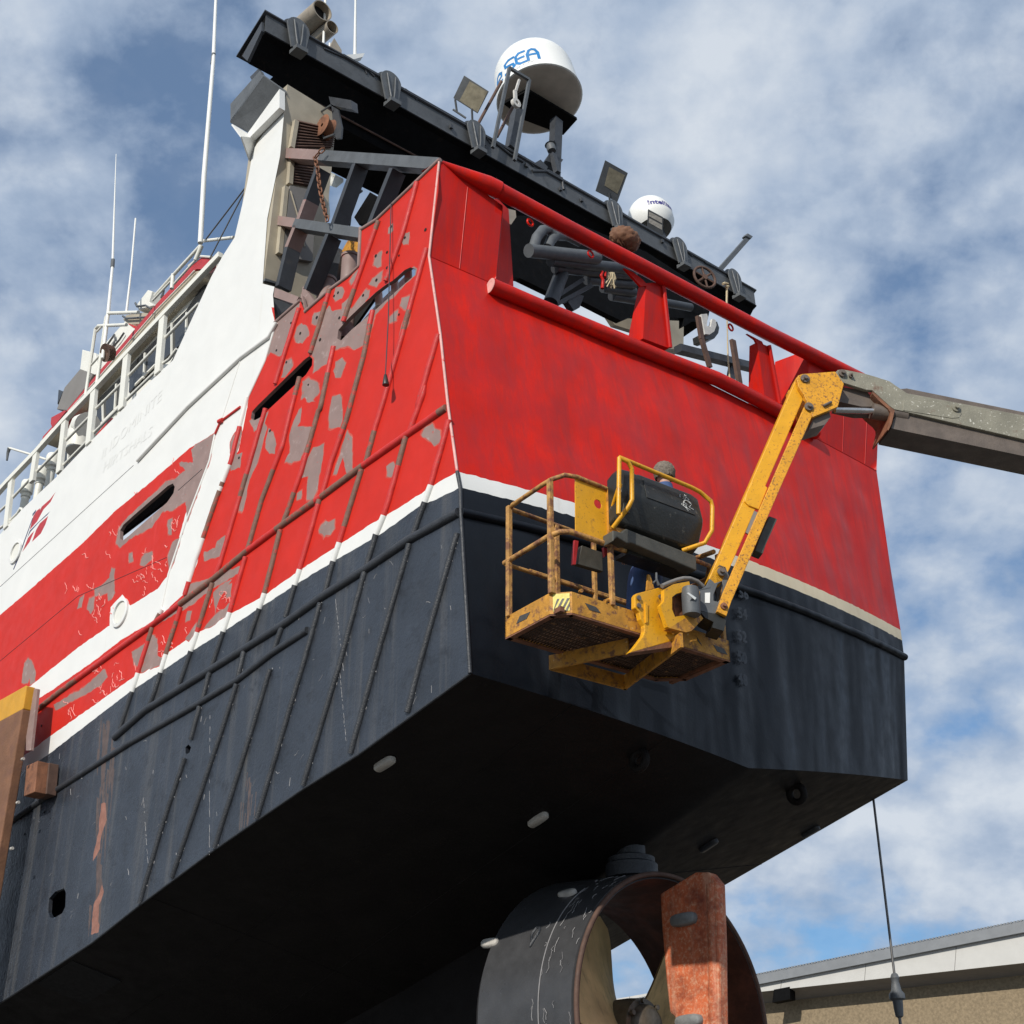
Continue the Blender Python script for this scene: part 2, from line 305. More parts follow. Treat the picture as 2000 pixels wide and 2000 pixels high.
prim = [
 K10((145, 1275), (330, 1110), (320, 1180), (270, 1330), (230, 1420), (215, 1500), (180, 1530), (150, 1520), (110, 1500), (85, 1540), (130, 1330)),
 K10((345, 1280), (390, 1310), (400, 1370), (350, 1430), (300, 1425), (290, 1380), (310, 1310)),
 K10((440, 1200), (500, 1195), (490, 1260), (450, 1295), (420, 1280), (425, 1230)),
 K10((530, 1180), (550, 1150), (580, 1190), (640, 1180), (660, 1160), (720, 1170), (830, 1020), (860, 1030), (850, 1090), (770, 1190), (980, 1010), (1190, 850), (1215, 870), (1205, 920), (1080, 1040), (900, 1215), (850, 1430), (740, 1480), (690, 1450), (600, 1480), (560, 1580), (510, 1600), (430, 1660), (440, 1540), (420, 1510), (440, 1420), (480, 1280)),
 K10((600, 1010), (650, 1005), (665, 1040), (650, 1090), (600, 1115), (580, 1085)),
 K10((650, 1130), (700, 1090), (740, 1080), (690, 1160), (650, 1170)),
 K10((730, 920), (775, 870), (760, 930), (720, 990), (705, 960)),
 K10((895, 770), (950, 735), (945, 850), (915, 865), (885, 840)),
 K10((880, 940), (955, 885), (945, 960), (910, 1010), (850, 985)),
 K10((1000, 560), (1030, 525), (1035, 580), (1000, 600)), K10((1115, 600), (1160, 590), (1150, 680), (1110, 690), (1100, 660)),
 K10((1100, 1090), (1180, 1070), (1190, 1130), (1130, 1180), (1085, 1150)), K10((1010, 1230), (1070, 1180), (1060, 1260), (1010, 1280)),
 K10((1120, 1230), (1170, 1160), (1150, 1280), (1110, 1370), (1080, 1380), (1100, 1290)),
 K10((600, 1570), (650, 1540), (680, 1580), (655, 1640), (640, 1690), (600, 1690), (585, 1640), (600, 1610)),
 K10((350, 1720), (400, 1690), (470, 1740), (480, 1800), (430, 1860), (450, 1870), (400, 1880), (365, 1840), (345, 1860)),
 K10((225, 1560), (265, 1545), (280, 1600), (215, 1690), (190, 1690)),
 K12((120, 390), (240, 330), (215, 420), (150, 460)), K12((240, 440), (270, 460), (290, 540), (280, 600), (245, 600), (220, 560), (225, 500)),
 K12((430, 320), (450, 310), (440, 400), (420, 430), (510, 430), (515, 470), (465, 570), (440, 640), (400, 645), (385, 660), (340, 655), (375, 590), (370, 480), (400, 390)),
 K12((640, 240), (690, 225), (700, 250), (705, 390), (690, 435), (620, 435), (620, 360)),
 K12((520, 560), (590, 535), (580, 640), (555, 740), (550, 820), (520, 890), (480, 890), (480, 830), (490, 740), (440, 760), (470, 660)),
 K12((735, 450), (765, 500), (770, 700), (735, 750), (710, 620), (670, 730), (645, 730), (690, 600)),
 K12((0, 530), (60, 420), (75, 470), (40, 600), (75, 590), (60, 690), (0, 710)),
 K12((170, 430), (210, 400), (230, 440), (170, 660), (120, 760), (90, 920), (75, 965), (50, 960), (90, 790)),
 K12((980, 680), (1030, 650), (1035, 720), (1010, 750), (985, 740)), K12((1220, 440), (1270, 410), (1285, 440), (1320, 455), (1325, 520), (1280, 555), (1240, 510), (1200, 480)),
 K12((570, 1050), (600, 1020), (620, 1030), (655, 1010), (655, 1070), (630, 1110), (600, 1110), (590, 1125), (555, 1080)),
 K12((420, 850), (450, 830), (445, 880), (415, 895)), K12((680, 780), (840, 680), (835, 710), (700, 790)),
 K12((985, 560), (1030, 520), (1020, 550), (990, 580)),
 K4((1100, 1180), (1160, 1160), (1170, 1120), (1215, 1090), (1210, 1140), (1190, 1200), (1100, 1230)),
 K4((1020, 1360), (1110, 1330), (1280, 1260), (1310, 1250), (1280, 1300), (1130, 1390), (1030, 1470), (870, 1560), (840, 1580), (860, 1520), (1000, 1430)),
 K4((1150, 1400), (1190, 1360), (1250, 1330), (1180, 1440), (1160, 1520)), K4((1210, 1370), (1250, 1350), (1245, 1420), (1220, 1430)),
 K4((1160, 1520), (1250, 1450), (1240, 1510), (1130, 1590), (1090, 1600)), K4((1010, 1500), (1035, 1500), (1025, 1550), (1000, 1560)),
 K4((820, 1630), (850, 1650), (850, 1740), (880, 1750), (870, 1790), (760, 1830), (780, 1740)),
 K4((710, 1720), (790, 1670), (780, 1710), (740, 1800), (720, 1790)), K4((1000, 1650), (1060, 1560), (1050, 1620), (1020, 1660)),
 K4((1160, 540), (1130, 690), (1010, 1020), (1000, 910), (930, 960), (880, 960), (820, 1050), (700, 1110), (650, 1160), (625, 1130), (640, 1050), (700, 980), (900, 800), (940, 790), (1000, 740), (960, 700), (1040, 700), (1030, 630), (1060, 600)),
 K4((985, 1090), (1000, 1020), (940, 1230), (910, 1290), (905, 1200), (930, 1130)), K4((905, 1010), (930, 1000), (925, 1090), (905, 1080)),
 K4((780, 1190), (820, 1180), (825, 1215), (780, 1255), (755, 1250), (765, 1210)), K4((695, 1190), (715, 1180), (720, 1230), (695, 1240)),
 K4((600, 1265), (620, 1270), (615, 1310), (620, 1400), (600, 1440), (580, 1445), (580, 1400), (540, 1420), (510, 1420), (510, 1380), (560, 1350), (590, 1320)),
 K4((480, 1430), (510, 1420), (505, 1490), (490, 1515), (470, 1490)), K4((430, 1430), (455, 1410), (440, 1480), (415, 1490)),
 K4((130, 1780), (150, 1755), (175, 1775), (190, 1820), (190, 1880), (160, 1900), (160, 1860), (150, 1890), (115, 1890)),
 K7((290, 210), (450, 120), (560, 20), (580, 60), (540, 110), (430, 170), (300, 240))]
for p in prim:
    q = suv(p); c = sum(q, V((0, 0)))/len(q); e_ = [v+(v-c).normalized()*rnd(.005, .03) for v in q]; Zn.append((jag(e_, .03), RW))
for p in prim: zone(p, PI_, .024)
# rust run down the black side, with bright patches
for k in range(46):
    y0 = rnd(290, 1350); ln = rnd(60, 420); c = 572-.055*(y0-300)+random.gauss(0, 22); w_ = rnd(2, 9); sl = -.06+rnd(-.02, .02)
    y1 = min(1470, y0+ln); zone(K7((c-w_, y0), (c+w_*.7, y0+8), (c+w_+sl*(y1-y0)*.7, (y0+y1)/2), (c+sl*(y1-y0), y1), (c-w_*.8+sl*(y1-y0)*.6, (y0+y1)/2)), RU, .012)
for k in range(16):
    y0 = rnd(560, 800); c = 1340-.08*(y0-600)+random.gauss(0, 18); y1 = y0+rnd(60, 200); zone(K7((c-2, y0), (c+3, y0), (c-8, y1), (c-12, y1)), RU, .006)
zone(K7((545, 745), (570, 740), (575, 830), (545, 925), (540, 990), (500, 1055), (505, 1010), (530, 900)), R2, .02)
zone(K7((550, 1180), (560, 1220), (535, 1290), (530, 1440), (490, 1450), (505, 1290), (530, 1240)), R2, .03)
# flag painted on the white shelter plating
zone(KF((600, 610), (545, 720), (470, 800), (440, 855), (400, 930), (420, 830), (450, 770), (540, 690)), FR, 0)
zone(KF((435, 785), (400, 930), (320, 1020), (360, 870), (395, 815)), FR, 0)
zone(KF((520, 870), (490, 960), (440, 1060), (345, 1150), (390, 1020), (430, 950)), FR, 0)
zone(KF((370, 1030), (320, 1150), (240, 1260), (300, 1110), (340, 1060)), FR, 0)
zone(KF((545, 800), (525, 850), (430, 945), (340, 1035), (300, 1090), (330, 1010), (410, 930), (500, 860)), WI, 0)
zone(KF((540, 820), (510, 860), (420, 940), (330, 1040), (290, 1110), (320, 1030), (410, 940), (500, 855)), FB, 0)
zone(KF((350, 890), (356, 895), (210, 1310), (150, 1450), (140, 1448), (200, 1300)), FB, 0)
zone(KF((390, 800), (385, 830), (350, 875), (350, 850)), FB, 0)
HOLES = [jag(suv(p), 0, .05) for p in (
 K10((614, 1395), (622, 1330), (700, 1240), (900, 1050), (985, 985), (1030, 960), (1120, 880), (1165, 858), (1205, 872), (1200, 915), (1090, 1010), (900, 1180), (720, 1330), (640, 1412)),
 K4((1352, 460), (1358, 425), (1390, 390), (1640, 145), (1668, 125), (1684, 140), (1682, 175), (1650, 225), (1400, 458), (1368, 474)),
 K4((648, 1112), (648, 1065), (665, 1035), (720, 985), (905, 825), (932, 812), (942, 830), (935, 865), (900, 915), (700, 1090), (665, 1118)),
 K7((272, 1358), (260, 1330), (265, 1255), (298, 1218), (345, 1200), (355, 1225), (352, 1300), (335, 1335), (290, 1362)),
 K7((1000, 470), (1000, 440), (1015, 425), (1030, 440), (1020, 470), (1005, 478)))]
def inside(p, poly):
    c = False; n = len(poly); x, y = p
    for i in range(n):
        a, b = poly[i], poly[i-1]
        if (a.y > y) != (b.y > y) and x < (b.x-a.x)*(y-a.y)/(b.y-a.y)+a.x: c = not c
    return c
BB = [(min(p.x for p in q), max(p.x for p in q), min(p.y for p in q), max(p.y for p in q)) for q, _ in Zn]
def zone_of(p):
    for k in range(len(Zn)-1, -1, -1):
        b = BB[k]
        if b[0] <= p[0] <= b[1] and b[2] <= p[1] <= b[3] and inside(p, Zn[k][0]): return Zn[k][1]
    return WI
def hull_side():
    vs = []; ed = []
    def put(poly):
        o = len(vs); n = len(poly); vs.extend(V((p.x, p.y)) for p in poly); ed.extend((o+i, o+(i+1) % n) for i in range(n))
    put(OUT)
    for q, _ in Zn: put(q)
    for h in HOLES: put(h)
    r = GEO.delaunay_2d_cdt(vs, ed, [], 0, 1e-5)
    mb = MB(); pts = [su(p.x, p.y) for p in r[0]]; fs = []; ms = []
    for t in r[2]:
        c = sum((r[0][i] for i in t), V((0, 0)))/3
        if not inside(c, OUT) or any(inside(c, h) for h in HOLES): continue
        fs.append(tuple(t)); ms.append(zone_of(c))
    mb.v = pts; mb.f = fs; mb.m = ms
    for k, h in enumerate(HOLES):                                   # plate edges of the openings
        mb.prism([su(p.x, p.y, .001) for p in h], nS*.05, PI_ if k < 3 else BI, cap=False)
    return mb
HM = hull_side(); HX = []
hull = ob('hull', MB().add([A, A+Z, A+Lh], [(0, 1, 2)]), ['red'], root)      # filled with the painted sheet and its marks further down
# ---------------------------------------------------------------- transom
RL = [(918, 1315), (900, 1001), (899, 952), (893, 921), (875, 792), (860, 652), (838, 500), (858, 313)]
RR = [(1773, 1524), (1766, 1284), (1762, 1251), (1759, 1231), (1738, 1100), (1722, 990), (1712, 920), (1719, 752)]
LP = side(RL); RP = P3(STBD, RR)
def BUL(r): return .33 if r <= 3 else max(.12, .33-.07*(r-3))
def lerp(l, r):
    i = max(0, min(len(l)-2, int(math.floor(r)))); return l[i]+(l[i+1]-l[i])*(r-i)
def trn(s, r, off=0.0, dip=.47):
    a, b = lerp(LP, r), lerp(RP, r); p = a+(b-a)*s - Lh*(BUL(r)*4*s*(1-s)+off)
    if r < 1: p = p - Z*(dip*(1-abs(2*s-1))*(1-r))
    return p
def trinv(x, y, off=0.0, s=.5, r=3.0):
    for _ in range(25):
        e = 1e-3; a = proj(trn(s, r, off)); b = proj(trn(s+e, r, off)); c = proj(trn(s, r+e, off))
        j = [[(b[0]-a[0])/e, (c[0]-a[0])/e], [(b[1]-a[1])/e, (c[1]-a[1])/e]]; dx, dy = x-a[0], y-a[1]
        det = j[0][0]*j[1][1]-j[0][1]*j[1][0]
        if abs(det) < 1e-9: break
        ds = (dx*j[1][1]-dy*j[0][1])/det; dr = (dy*j[0][0]-dx*j[1][0])/det
        s += max(-.3, min(.3, ds)); r += max(-1, min(1, dr)); s = max(-.3, min(1.3, s)); r = max(-1, min(8, r))
    return s, r
def tr(x, y, off=0.0): return trn(*trinv(x, y, off), off)
tm = MB(); NSG = 140
def trow(r0, r1, nr, mi, s0=0.0, s1=1.0, mf=None):
    def fn(i, j):
        s = s0+(s1-s0)*i; r = r0+(r1-r0)*j; p = trn(s, r)
        if mi != 9 and 0 < s < 1 and (abs(r-3) < 1e-6 or abs(r-2) < 1e-6):
            p = p+Z*(.012*NZ.noise((s*90, r, 1))+.008*NZ.noise((s*260, r, 4)))
        if 0 < s < 1 and (0 < r < 1 or 3 < r < 6):              # plating hungry between the frames
            k = (r if r < 1 else (r-3)/3); p = p+Lh*(.022*math.sin(math.pi*s*12)**2*math.sin(math.pi*k)**.6*(.6+.9*NZ.noise((s*11, r*1.6, 2)))+.02*NZ.noise((s*7, r*1.2, 9)))
        return p
    tm.grid(fn, int(NSG*(s1-s0)), nr, mi, mf)
trow(0, 1, 20, 0); trow(1, 2, 2, 0)
trow(2, 3, 1, 1, mf=lambda i, j: 1 if i < NSG*.5 else 3)
trow(3, 6, 36, 2)
transom = ob('transom', tm, ['tblack', 'white', 'tred', 'cream'], root, smooth=35)
# upper corner boxes of the transom with chamfered returns
def boxcorner(mb, s0, s1, r1a, r1b):
    mb.grid(lambda i, j: trn(s0+(s1-s0)*i, 6+(r1a-6+(r1b-r1a)*i)*j), 8, 6)
bx = MB(); boxcorner(bx, 0, .118, 7, 6.83)
e0, e1 = trn(.118, 6.0), trn(.118, 6.83); back = Lh*.28+Th*.26
bx.add([e0, e1, e1+back*.62, e0+back], [(0, 1, 2, 3)])
bx.add([e0+back, e1+back*.62, e1+back*.62-nS*.5+Lh*.1, e0+back-nS*.6+Lh*.1], [(0, 1, 2, 3)])
top0, top1 = trn(0, 7), trn(.118, 6.83)
bx.add([top0, top1, top1+Lh*.35+Z*.02, top0+Lh*.35+Z*.05], [(0, 1, 2, 3)])
bx.tube([trn(i/20*.118, 6, .002) for i in range(21)], .006, 6); bx.tube([trn(.053, 6+.85*i/8, .002) for i in range(9)], .005, 6)
cbx = ob('corner_box', bx, ['tred'], root, smooth=30)
q = P3((e0+Lh*.06, Lh), K2((1425, 1060), (1455, 1085), (1500, 1130), (1526, 1545), (1395, 1500))); ob('gusset', MB().prism(q, Lh*.05+Th*.03), ['tred'], cbx)
bx = MB(); boxcorner(bx, .80, 1.0, 6.95, 6.95)
f0, f1 = trn(.80, 6.0), trn(.80, 6.95)
bx.add([f0, f1, f1+Lh*.55-Th*.1, f0+Lh*.55-Th*.1], [(0, 1, 2, 3)])
bx.add([f0+Lh*.55-Th*.1, f1+Lh*.55-Th*.1, f1+Lh*.6+Th*1.2, f0+Lh*.6+Th*1.2], [(0, 1, 2, 3)])
bx.add([trn(1, 6), trn(1, 6.95), trn(1, 6.95)+Lh*.8, trn(1, 6)+Lh*.8], [(0, 1, 2, 3)])
for s_ in (.9, .965): bx.tube([trn(s_, 6+.9*i/8, .002) for i in range(9)], .005, 6)
bx.tube([trn(.78+.22*i/20, 6, .002) for i in range(21)], .006, 6)
ob('corner_box', bx, ['tred'], root, smooth=30)
# black rub rail along the transom, corner weld beads
rr = MB(); rr.tube([trn(i/60, 1, .01) for i in range(61)], .05, 12); ob('rub_rail', rr, ['tblack'], transom, smooth=60)
wb = MB(); wb.tube([p for p in LP[3:]], .016, 8); ob('weld_bead', wb, ['worn'], transom, smooth=60)
wb = MB(); wb.tube([p for p in LP[:4]], .022, 8); ob('weld_bead', wb, ['blackbar'], transom, smooth=60)
for s_, (x, y) in (('56', (1440, 1167)), ('54', (1438, 1207)), ('52', (1437, 1251)), ('50', (1437, 1292)), ('48', (1438, 1335))):
    c = trinv(x, y); o = trn(*c, .036); ex = (trn(c[0]+.01, c[1], .036)-o).normalized(); ey = (trn(c[0], c[1]+.02, .036)-o).normalized()
    dm = MB(); vs, fs = text(s_, .02); q = [o+ex*(p.x*.17)+ey*(p.y*.14) for p in vs]; dm.add(q, fs)
    dm.add([p+Lh*.02 for p in q], fs); ob('draught_mark', dm, ['mark'], transom)
# ---------------------------------------------------------------- stern rails
rl = MB(); ptop = [tr(x, y, .05) for x, y in [(974, 372), (1116, 449), (1262, 525), (1407, 602), (1500, 651), (1593, 697), (1683, 742)]]
rl.tube(ptop, .105, 16)
t0_ = trn(.0, 7, .0); rl.tube([t0_+Th*.05, t0_.lerp(ptop[0], .35)-Z*.02, t0_.lerp(ptop[0], .8), ptop[0]], [.02, .07, .115, .118], 16)
sr = ob('stern_rail', rl, ['tred'], root, smooth=50)
r2 = MB(); lowp = [tr(x, y, .06) for x, y in [(958, 558), (1000, 576), (1091, 615), (1198, 659), (1300, 702), (1400, 740), (1481, 781), (1530, 808), (1594, 846)]]
r2.tube(lowp, .1, 16); e = (lowp[0]-lowp[1]).normalized()
r2.disc(lowp[0]+e*.002, e, .098, .004, 20, 1)  # end cap coloured pale pink for the sun striking it directly
ob('lower_rail', r2, ['tred', 'worn'], sr, smooth=50)
def stanchion(pb_l, pb_r, pt_l, pt_r, nm):
    b0, b1, t0, t1 = (tr(*q, .0) for q in (pb_l, pb_r, pt_l, pt_r)); m = MB(); d = Lh*.28
    m.add([b0, b1, t1, t0, b0+d-Th*.02, b1+d, t1+d*.5, t0+d*.5], [(0, 1, 2, 3), (0, 3, 7, 4), (1, 5, 6, 2), (3, 2, 6, 7), (4, 7, 6, 5), (0, 4, 5, 1)])
    m.tube([b1-Lh*.02, t1-Lh*.02], .03, 8)
    return ob(nm, m, ['tred'], sr, smooth=40)
stanchion((1256, 661), (1307, 680), (1262, 553), (1293, 551), 'stanchion')
stanchion((1494, 778), (1521, 790), (1479, 668), (1500, 676), 'stanchion')
q = [tr(x, y, .0) for x, y in K11((945, 610), (1060, 735), (1110, 730), (1075, 690), (1010, 640))]; ob('gusset', MB().prism(q, Lh*.03), ['tred'], sr)
q = [tr(x, y, .0) for x, y in K6((190, 5), (240, 40), (268, 95), (305, 100), (285, 55))]; ob('gusset', MB().prism(q, Lh*.03), ['tred'], sr)
for x, y in K11((300, 297), (715, 515))+K3((1455, 1765)):
    c = tr(x, y, .03); ob('pad_eye', MB().tube(arc(c, Th, Z, .05, 0, 2*math.pi, 12)[:-1], .014, 8, closed=True), ['tred'], sr, smooth=60)
# ---------------------------------------------------------------- bottom, far side, deck
K_ = trn(.5, 0)
pc = (hit(SIDE, 181, 1840)-A); kc = hit(CENT, 1251, 1652)-K_; sc_ = hit(STBD, 1218, 1842)-trn(1, 0)
print('dirs', [(d/(-d.dot(-Lh))) for d in (pc, kc, sc_)])
dirs = [d/d.dot(Lh) for d in (pc, kc, sc_)]
for k in range(3): dirs[k] = V((Lh.x, Lh.y, dirs[k].z))
CHN = [((p-A).dot(Lh), p) for p in [A]+side(chine[::-1])]
def bot(i, j):
    s = i; d = dirs[0].lerp(dirs[1], s*2) if s < .5 else dirs[1].lerp(dirs[2], s*2-1)
    q = trn(s, 0)+d*(11.5*j)
    if s < .5 and j > 0:
        c = CHN[0]; x = 11.5*j
        for a, b in zip(CHN, CHN[1:]):
            if a[0] <= x <= b[0]: c = a[1].lerp(b[1], (x-a[0])/(b[0]-a[0])); break
            c = b[1]
        q = q + (c-(trn(0, 0)+dirs[0]*x))*(1-2*s)
    return q
bb = MB(); bb.grid(bot, 60, 24)
bottom = ob('bottom_plating', bb, ['bblack'], root, smooth=20)
bb = MB(); bb.grid(lambda i, j: (trn(1, 0)+dirs[2]*(11.5*i)).lerp(trn(1, 6)+Lh*(11.5*i), j), 12, 6)
ob('starboard_side', bb, ['bblack'], root)
bb = MB(); dkl = A+Z*3.6; bb.add([dkl+nS*.1+Lh*1.2, dkl+T*7.6+Lh*1.2, dkl+T*7.6+Lh*11, dkl+nS*.1+Lh*11], [(0, 1, 2, 3)])
ob('deck', bb, ['bblack'], root)
for k in (.16, .33):
    ob('bottom_seam', MB().tube([bot(k, j/24)-Z*.001 for j in range(25)], .006, 5), ['bblack'], bottom)
for j in (.22, .5):
    ob('bottom_seam', MB().tube([bot(i/40, j)-Z*.001 for i in range(41)], .005, 5), ['bblack'], bottom)
ob('bilge_weld', MB().tube([p+nS*.004 for p in [A]+side(chine[::-1])], .014, 8), ['blackbar'], hull)
# sheets behind the freeing ports, coloured near-black for the shade inside
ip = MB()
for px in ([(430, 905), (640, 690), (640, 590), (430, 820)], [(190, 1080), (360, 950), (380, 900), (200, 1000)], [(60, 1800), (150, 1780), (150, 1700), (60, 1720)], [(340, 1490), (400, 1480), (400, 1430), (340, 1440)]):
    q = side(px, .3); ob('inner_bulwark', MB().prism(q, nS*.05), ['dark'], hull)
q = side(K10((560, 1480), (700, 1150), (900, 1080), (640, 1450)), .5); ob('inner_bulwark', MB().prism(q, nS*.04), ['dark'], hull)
ip = MB()
q = side(K10((740, 1330), (900, 1150), (1140, 910), (1130, 1010), (900, 1240)), .45); ob('inner_bulwark', MB().prism(q, nS*.04), ['creamw'], hull)
for a, b in (((930, 1160), (925, 1050)), ((1050, 1070), (1045, 960)), ((1150, 960), (1148, 860))):
    p, q2 = side(K10(a, b), .2); ob('inner_pipe', MB().rod(p, q2, .05, 12), ['creamw'], hull, smooth=40)
# ---------------------------------------------------------------- fender bars on the side
BM = ['rustbar', 'redbar', 'white', 'blackbar']
def fender(px, r, nm='fender_bar', plain=None):
    p = side(px); pts = [p[0]]
    for a, b in zip(p, p[1:]):
        k = max(1, int((b-a).length/.06)); pts += [a.lerp(b, (i+1)/k) for i in range(k)]
    mis = []; run = rnd(0, 50)
    for i in range(len(pts)-1):
        m = (pts[i]+pts[i+1])/2; z = zone_of(uv(m)); t = NZ.noise((m.x*1.3+run, m.y*1.3, m.z*1.1))
        if z in (BI, RU, R2): mis.append(3)
        elif z == WI: mis.append(2)
        else: mis.append(1 if (t > -.02) else 0)
        if plain is not None: mis[-1] = plain
    pts = [q - nS*.004 + V((NZ.noise(q*9), NZ.noise(q*9+V((5, 5, 5))), 0))*.004 for q in pts]
    return ob(nm, MB().tube(pts, r, 10, mis=mis), BM, hull, smooth=60)
HR1 = [(872, 797), (801, 846), (717, 905), (630, 970), (552, 1026), (481, 1079), (417, 1132), (301, 1219), (120, 1350), (69, 1391)]
HR2 = [(897, 1001), (801, 1054), (714, 1113), (630, 1166), (552, 1222), (478, 1268), (409, 1311), (286, 1387), (225, 1441)]
HR3 = [(602, 1231), (534, 1275), (467, 1327), (395, 1371), (254, 1452), (101, 1550), (40, 1592), (-300, 1830)]
for h, r in ((HR1, .046), (HR2, .054), (HR3, .045)): fender(h, r)
ribs = [K10((1220, 220), (1110, 620), (985, 965)), K10((885, 1190), (815, 1545))+K12((735, 390), (640, 660), (580, 870)),
 K10((1290, 720), (1190, 1080), (1080, 1480), (960, 1900))+K12((910, 460), (855, 665)), K10((1380, 1370), (1220, 1932))+K12((1230, 190), (1135, 455)),
 K10((930, 510), (770, 960), (665, 1270)), K10((590, 1460), (490, 1932))+K12((560, 330), (450, 720), (340, 1035)),
 K10((560, 1030), (485, 1290), (415, 1510)), K10((335, 1690), (280, 1900))+K12((330, 560), (200, 900), (115, 1200)),
 K10((330, 1170), (150, 1740)), K4((1435, 410), (1340, 740), (1190, 1250), (1172, 1300)), K4((1335, 350), (1250, 690), (1170, 900), (1050, 1250), (1000, 1415)),
 K12((1380, 390), (1300, 680), (1265, 800), (1150, 1120)), K12((1110, 490), (1000, 900), (970, 990), (920, 1110), (860, 1310)),
 K12((830, 700), (690, 1160), (650, 1280), (600, 1470)), K12((565, 890), (500, 1130), (440, 1330), (350, 1630)), K12((320, 1080), (220, 1480), (110, 1800)),
 K12((100, 1250), (0, 1600))+K4((1130, 1850)), K4((1150, 1350), (1060, 1640), (970, 1900)), K4((980, 1480), (890, 1760), (840, 1932))+K7((800, 238)),
 K4((825, 1590), (740, 1860))+K7((650, 345)), K4((880, 1490), (842, 1560)),
 [(894, 1042), (820, 1300), (797, 1392)], [(801, 1063), (733, 1300), (686, 1472)], [(714, 1116), (664, 1300), (593, 1535)], [(627, 1178), (593, 1300), (503, 1600)],
 [(552, 1225), (536, 1272)], K7((1460, 20), (1330, 450), (1160, 985)), K7((1280, 100), (1190, 380), (930, 1145)), K7((1080, 220), (1032, 400)), K7((1000, 500), (880, 860), (755, 1285)),
 [(478, 1272), (466, 1326)], K7((1130, 50), (1095, 190))]
for q in ribs: fender(q, .041)
for q in (K10((1390, 45), (1370, 60), (910, 500), (790, 575)), K10((790, 560), (778, 850), (700, 925), (565, 1022), (370, 1195)), K10((145, 1275), (335, 1108))):
    ob('bulwark_cap', MB().tube(side(q), .028, 8), ['primer'], hull, smooth=50)
for q, r, o_ in ((K4((740, 690), (1010, 400), (1300, 130), (1450, 20))+K1((1490, 1740)), .03, -.02), (K4((1300, 135), (1195, 470)), .012, 0), (K10((150, 1285))+K4((1430, 150), (1340, 345)), .02, 0), (K4((1160, 545), (1130, 690), (1000, 1030), (910, 1300), (870, 1490)), .018, 0)):
    ob('weld_ridge', MB().tube(side(q, o_) if o_ else side(q), r, 8), ['white'], hull, smooth=50)
rc = MB(); rc.tube(side(K4((1295, 400), (1190, 478), (1160, 545)), -.01), .02, 8); rc.tube(side(K4((1200, 470), (1180, 480)), -.02), .035, 8)
ob('pipe_end', rc, ['redbar'], hull, smooth=50)
sm = MB()
for q in (K4((0, 1370), (720, 715)), K4((960, 850), (1090, 735)), K4((0, 1770), (420, 1420), (900, 1210))): sm.tube(side(q), .005, 6)
HX.append((sm, 'blackbar'))
# portholes
def porthole(px, rpx, nm='porthole'):
    c = side([px])[0]; m = MB(); r = rpx
    m.lathe(c, -nS, [(r*1.08, -.01), (r*1.08, .03), (r*.86, .035), (r*.8, .0), (r*.8, -.005), (.001, -.005)], 28, 0)
    o = ob(nm, m, ['white'], hull, smooth=40)
    g_ = MB(); g_.disc(c-nS*.006, -nS, r*.78, .006, 24); ob('pane', g_, ['creamw' if nm == 'porthole' else 'glass'], o)
porthole(K4((652, 1510))[0], .2); porthole(K4((88, 1183))[0], .19)
# welded name letters
def sidetext(mb, s, p0, p1, hgt, bold=0, off=-.006):
    a, b = side([p0, p1], off); e = (b-a); up = (Z-e.normalized()*Z.dot(e.normalized())).normalized()
    vs, fs = text(s, bold); q = [a+e*p.x+(up*.9+e.normalized()*.15)*(p.y*hgt) for p in vs]; q = [p+nS*.003 for p in q]; mb.add(q, fs); mb.add([p+nS*abs(off) for p in q], fs)
    n = len(vs)
for w_, q, h_ in (('INDOMINITE', KS((850, 1790), (1350, 1290)), .22), ('HIRTSHALS', KS((860, 1900), (1265, 1590)), .2)):
    nm = MB(); sidetext(nm, w_, *q, h_); ob('welded_name', nm, ['white'], hull)
# hull scuffs: scribbled paint marks, scraped welds and painted glints
sc = MB(); 
for (cx, cy), n, sp_ in ((K4((550, 1080))[0], 9, 26), (K4((780, 890))[0], 7, 22), (K4((940, 730))[0], 6, 18), (K4((850, 1270))[0], 9, 22), (K4((470, 1400))[0], 9, 24), (K4((500, 1540))[0], 9, 22),
                          (K4((870, 1690))[0], 14, 16), (K4((950, 1040))[0], 8, 9), (K4((610, 1800))[0], 12, 28), (K4((990, 1660))[0], 8, 14), (K4((1190, 1440))[0], 7, 9), (K7((540, 110))[0], 14, 18), (K7((400, 230))[0], 6, 10), (K4((800, 1340))[0], 9, 14)):
    for _ in range(n):
        x, y = cx+random.gauss(0, sp_), cy+random.gauss(0, sp_*.8); pts = []; a = rnd(0, 6); 
        for k in range(rnd(4, 9).__int__()):
            pts.append((x, y)); a += rnd(-1.4, 1.4); x += 3.2*math.cos(a)*.7; y += 4*math.sin(a)
        if zone_of(uv(side([pts[0]])[0])) == RI: sc.tube(side(pts, -.001), rnd(.004, .008), 5)
HX.append((sc, 'scratch'))
sc = MB()
for q in ribs[21:32]:                                            # highlights on the weld spatter, painted as pale specks
    pl_ = side(q)
    for a, b in zip(pl_, pl_[1:]):
        for _ in range(int((b-a).length*16)):
            P = a.lerp(b, random.random())-Lh*rnd(.01, .05)*(1 if random.random() < .8 else -1); w = uv(P)
            if zone_of(w) == BI and inside(w, OUT): sc.tube([P, P+Z*rnd(.006, .03)+Lh*rnd(-.015, .015)], rnd(.002, .005), 4)
